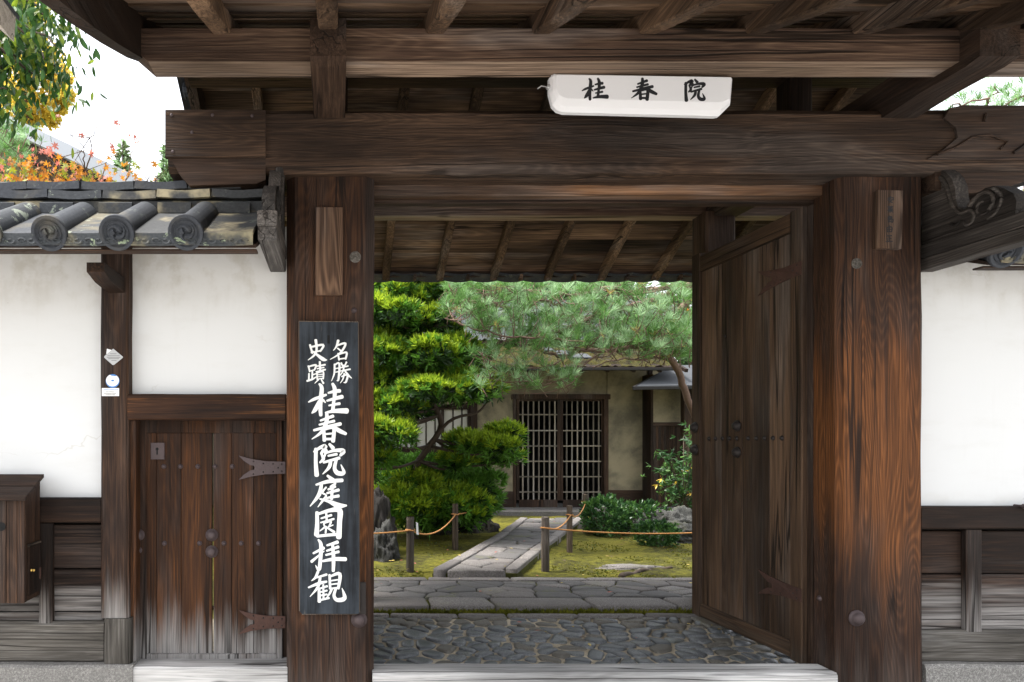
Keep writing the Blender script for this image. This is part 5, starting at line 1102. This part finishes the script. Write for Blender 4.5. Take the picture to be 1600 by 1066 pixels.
# --- maples with star leaves, each near leaf a piece
def maple_mesh(mat):
    mb = MB(); v = [(0,0,0)]
    for i in range(14):
        a = -math.pi*.86+i*(math.pi*1.72)/13; r = (1.0-.33*abs(a)/math.pi*1.3) if i % 2 == 1 or i in (0,13) else .33
        if i % 2 == 0 and i not in (0,): r = .36
        v.append((math.sin(a)*r*.5, .06*r*r, math.cos(a)*r*.5))
    mb.add(v, [(0, i, i+1) for i in range(1, 14)]); return mesh_of('leaf', mb, M[mat])
MM = {k: maple_mesh(k) for k in ('maple_orange','maple_red','maple_green')}
def maple(label, base, twigs, nleaf, size, pick, more=0):
    t = thing('maple_tree', label, 'tree', tuple(base)); wd = MB(); allp = []
    limb(wd, [base, Vector(base)+Vector((.1,0,1.0)), twigs[0][0]], .06, .03, 7)
    for tw in twigs:
        limb(wd, [twigs[0][0]]+[tw[0]], .02, .012, 5, 2); sp = limb(wd, tw, .011, .003, 5, 6, .01); allp += sp[2:]
    for i in range(90): p = random.choice(allp); limb(wd, [p, p+Vector((random.gauss(0,.12), random.gauss(0,.15), random.gauss(.04,.08)))], .004, .002, 4, 1)
    obj('trunk', wd, M['twig'], t)
    def thin(p):                                  # crowns end low in front of the roof, a few sprays stand higher
        x = 525+p.x*F/p.y; y = 690-(p.z-1.5)*F/p.y; return x < 300 and y < 212+.47*(x-25) and random.random() < .8
    for i in range(nleaf):
        p = random.choice(allp)+Vector((random.gauss(0,.13), random.gauss(0,.25), random.gauss(0,.07)))
        while thin(p): p = random.choice(allp)+Vector((random.gauss(0,.13), random.gauss(0,.25), random.gauss(0,.07)))
        s = size*random.uniform(.6,1.2)
        inst('leaf', MM[pick(p)], p, t, rot=(random.gauss(.25,.6), random.uniform(0,6.28), random.gauss(0,.7)), scale=(s,s,s))
    if more:
        keys = list(MM); mb = MB()
        for i in range(more):
            p = random.choice(allp)+Vector((random.gauss(0,.2), random.gauss(.1,.3), random.gauss(-.12,.08)))
            if thin(p): continue
            s = size*random.uniform(.5,1.0); k = pick(p)
            mt = Matrix.Translation(p) @ Matrix.Rotation(random.gauss(0,.7), 4, 'Z') @ Matrix.Rotation(random.uniform(0,6.28), 4, 'Y') @ Matrix.Rotation(random.gauss(.25,.6), 4, 'X') @ Matrix.Scale(s, 4)
            mb.add([mt @ v.co for v in MM[k].vertices], [tuple(f.vertices) for f in MM[k].polygons], keys.index(k))
        tag(obj('foliage', mb, [M[k] for k in keys], t, recalc=False), kind='stuff')
    return t
def pk(p):
    y = 690-(p.z-1.5)*F/p.y; r = random.random()
    if y < 245: return 'maple_red' if r < .8 else 'maple_orange'
    return 'maple_orange' if r < .62 else ('maple_green' if r < .85 else 'maple_red')
TW = [[P(x0,y0,Y0), P((x0+x1)/2+random.uniform(-8,8),(y0+y1)/2,Y0+.1), P(x1,y1,Y0+random.uniform(-.3,.3))] for x0,y0,x1,y1,Y0 in ((110,330,150,205,5.6),(60,320,30,258,5.5),(130,320,100,250,5.8),(170,330,205,245,5.4),(100,310,0,268,5.7),(150,310,130,230,5.6),(180,320,235,275,5.6),(90,320,75,262,5.4),(60,320,-20,275,5.8),(140,330,175,240,5.9),(200,330,250,270,5.4),(40,320,55,265,5.6))]
maple('orange and red maple rising behind the left wall coping', (PX(110,5.6), 5.6, .0), TW, 300, .09, pk, 1100)
for seedtw in ([P(182,300,5.3), P(200,215,5.3), P(232,170,5.3)], ):
    pass
TW = [[P(x0,y0,7.2), P((x0+x1)/2,(y0+y1)/2-4,7.1), P(x1,y1,7.0)] for x0,y0,x1,y1 in ((1600,330,1560,300),(1600,330,1600,290),(1640,330,1545,308),(1600,330,1640,285),(1600,330,1580,296))]
maple('red leaved maple seen above the right wall coping', (PX(1620,7.2), 7.2, .29), TW, 110, .075, lambda p: random.choice(('maple_orange','maple_red','maple_green','maple_red')))
TW = [[P(x0,y0,9.4), P((x0+x1)/2,(y0+y1)/2-4,9.4), P(x1,y1,9.3)] for x0,y0,x1,y1 in ((1130,520,1062,500),(1130,520,1070,490),(1130,510,1065,512))]
maple('sprig of orange maple beside the open door leaf, behind the pine', (PX(1150,9.4), 9.4, .29), TW, 40, .09, lambda p: 'maple_orange')
# --- broadleaf evergreen at the upper left, each leaf a piece
def blade(mat):
    mb = MB(); v = []; K = 5
    for i in range(K+1):
        t = i/K; w = .19*math.sin(math.pi*(t*.93+.05))**.8; v += [(-w, .05*math.sin(t*3)+.03, -t), (0, .05*math.sin(t*3), -t), (w, .05*math.sin(t*3)+.03, -t)]
    f = []
    for i in range(K): f += [(i*3,i*3+1,i*3+4,i*3+3),(i*3+1,i*3+2,i*3+5,i*3+4)]
    mb.add(v, f); return mesh_of('leaf', mb, M[mat], smooth=True)
BL = [blade('broad_dark'), blade('broad_light')]
bt = thing('evergreen_tree', 'dark glossy broadleaf evergreen hanging in at the upper left', 'tree', (-3.4, 4.6, 0)); wd = MB()
hub = Vector((-2.7, 4.6, 4.6)); limb(wd, [(-3.4,4.6,0), (-3.3,4.6,2.4), hub], .12, .06, 8)
tw = []
for x, y in ((100,20),(60,40),(85,70),(30,90),(60,120),(10,140),(0,60),(20,30),(95,110),(-30,100),(45,80),(80,8),(5,165),(20,115),(-10,30),(30,10),(50,60),(15,75),(75,30)):
    sp = limb(wd, [hub, P(x-60,y-45,4.4+random.uniform(-.4,.4)), P(x,y,4.3+random.uniform(-.4,.4))], .02, .004, 5, 6, .008); tw += sp[5:]
obj('trunk', wd, M['bark'], bt, smooth=True)
for i in range(290):
    p = random.choice(tw)+Vector((random.gauss(0,.035), random.gauss(0,.08), random.gauss(0,.03))); s = random.uniform(.065,.098)
    inst('leaf', random.choice(BL), p, bt, rot=(random.gauss(0,.45), random.gauss(0,.5), random.uniform(0,6.28)), scale=(s,s,s))
mb = MB()
for i in range(1500):
    p = random.choice(tw)+Vector((random.gauss(0,.055), random.gauss(.1,.2), random.gauss(0,.05))); s = random.uniform(.055,.085); k = random.choice((0,0,1))
    mt = Matrix.Translation(p) @ Matrix.Rotation(random.uniform(0,6.28), 4, 'Z') @ Matrix.Rotation(random.gauss(0,.5), 4, 'Y') @ Matrix.Rotation(random.gauss(0,.45), 4, 'X') @ Matrix.Scale(s, 4)
    mb.add([mt @ v.co for v in BL[0].vertices], [tuple(f.vertices) for f in BL[0].polygons], k)
tag(obj('foliage', mb, [M['broad_dark'], M['broad_light']], bt, recalc=False), kind='stuff')
# --- far trees on the left
gk = thing('ginkgo_tree', 'bright yellow ginkgo in the far upper left', 'tree', (PX(40,17), 17, 0)); wd = MB(); cr = MB(); limb(wd, [(PX(40,17),17,0), P(42,300,17), P(50,60,17), P(55,-60,17)], .2, .04, 8)
for x, y, r in ((60,110,34),(85,140,24),(40,80,40),(75,90,24),(30,150,30),(65,170,20),(20,40,40),(10,110,40),(50,30,30),(90,165,14),(0,180,25),(95,120,18),(80,185,14),(45,190,20),(105,150,10)): leafball(cr, P(x,y,17+random.uniform(-.6,.6)), (r*17/F,)*3, 230, .10, .06, (0,), .1, .1)
obj('trunk', wd, M['bark'], gk); obj('crown', cr, [M['ginkgo']], gk, recalc=False)
def conifer(label, x, yt, yb_, w, Y):
    b = Vector((PX(x,Y), Y, 0)); zt = PZ(yt,Y); t = thing('conifer_tree', label, 'tree', tuple(b)); wd = MB(); limb(wd, [b, (b.x,b.y,zt)], .15, .03, 6); cr = MB(); z0 = PZ(yb_,Y)
    for i in range(260):
        q = random.random()**.7; z = zt-(zt-z0)*q; a = random.uniform(0,6.28); r = w/F*Y*(.15+q)*random.uniform(.3,1)*(1+.3*math.sin(q*28)); tuft(cr, (b.x+math.cos(a)*r, b.y+math.sin(a)*r, z), (math.cos(a)*.6, math.sin(a)*.6, .4), 4, .3, .1, .6, random.choice((0,1)))
    obj('trunk', wd, M['bark'], t); obj('crown', cr, [M['fern'], M['pine_needle_pale']], t, recalc=False)
conifer('slim grey green conifer far left above the sloping roof', 192, 222, 330, 16, 26); conifer('slim conifer close to the left end of the gate beam', 262, 232, 330, 14, 24)
shrub_t = thing('pine_tree', 'pale green pine tuft at the far left edge above the coping', 'tree', (PX(-10,7.0), 7.0, 0)); wd = MB(); cr = MB(); limb(wd, [(PX(-30,7),7,0), P(-20,330,7), P(0,230,7)], .06, .02, 6)
for i in range(150):
    c = P(random.gauss(8,22), random.gauss(235,24), random.uniform(6.7,7.4)); limb(wd, [c-Vector((.05,0,.1)), c], .004, .003, 4, 1); tuft(cr, c, (random.gauss(0,.4),-.2,.7), 26, .11, .005, .5, random.choice((0,1)))
obj('trunk', wd, M['pine_bark'], shrub_t); obj('crown', cr, [M['pine_needle'], M['pine_needle_pale']], shrub_t, recalc=False)
pr_ = thing('pine_tree', 'bare twigged pine branches above the right end of the gate beam', 'tree', (PX(1700,6.5), 6.5, .29)); wd = MB(); cr = MB(); br = limb(wd, [(PX(1700,6.5),6.5,.29), P(1690,400,6.5), P(1670,200,6.5), P(1660,120,6.5)], .1, .05, 8)
for pts in ([(1660,180),(1600,165),(1560,172),(1520,165),(1480,175)], [(1670,190),(1610,178),(1570,158),(1530,150)], [(1600,165),(1575,180),(1540,185),(1500,182)], [(1660,170),(1620,150),(1590,155),(1550,180)], [(1560,172),(1540,158),(1510,155)]): br += limb(wd, [P(x,y,6.5)+Vector((0,random.uniform(-.2,.2),0)) for x, y in pts], .022, .005, 6, 5, .012)
for i in range(120):
    c = random.choice(br[10:])+Vector((random.gauss(0,.12), random.gauss(0,.2), random.gauss(.04,.08))); tuft(cr, c, (random.gauss(0,.4),0,.8), 22, .11, .005, .5, random.choice((0,1)))
obj('trunk', wd, M['pine_bark'], pr_, smooth=True); obj('crown', cr, [M['pine_needle'], M['pine_needle_pale']], pr_, recalc=False)
# --- neighbouring gabled house at the far left
nb = thing('neighbour_house', 'neighbouring gabled house with pale metal roof edge behind the maple', 'building', (-5.5, 11, 0))
RX, RZ, EX, EZ = -6.2, 6.51, -1.75, 4.40
def slab(name, mat, y0, y1, d0, d1):
    for s in (1, -1):
        mb = MB(); xa, xb = (RX, EX) if s > 0 else (RX, 2*RX-EX)
        prism(mb, [(xa,RZ+d0),(xb,EZ+d0),(xb,EZ+d1),(xa,RZ+d1)], y0, y1); obj(name, mb, M[mat], nb)
slab('verge_trim', 'trim_metal', 8.45, 8.6, -.02, -.20); slab('roof_plane', 'metal_sheet', 8.6, 14, .0, -.05); slab('soffit', 'hall_y', 8.6, 14, -.055, -.12); slab('bargeboard', 'hall_x', 8.55, 8.75, -.205, -.42)
mb = MB(); prism(mb, [(RX-3.9,0),(RX+3.9,0),(RX+3.9,4.45),(RX,6.3),(RX-3.9,4.45)], 9.3, 13.8); obj('wall', mb, M['hall_plaster'], nb)
mb = MB(); box(mb, RX-3.9, RX+3.9, 9.22, 9.3, 4.0, 4.15, c=.01); obj('tie_beam', mb, M['hall_x'], nb)
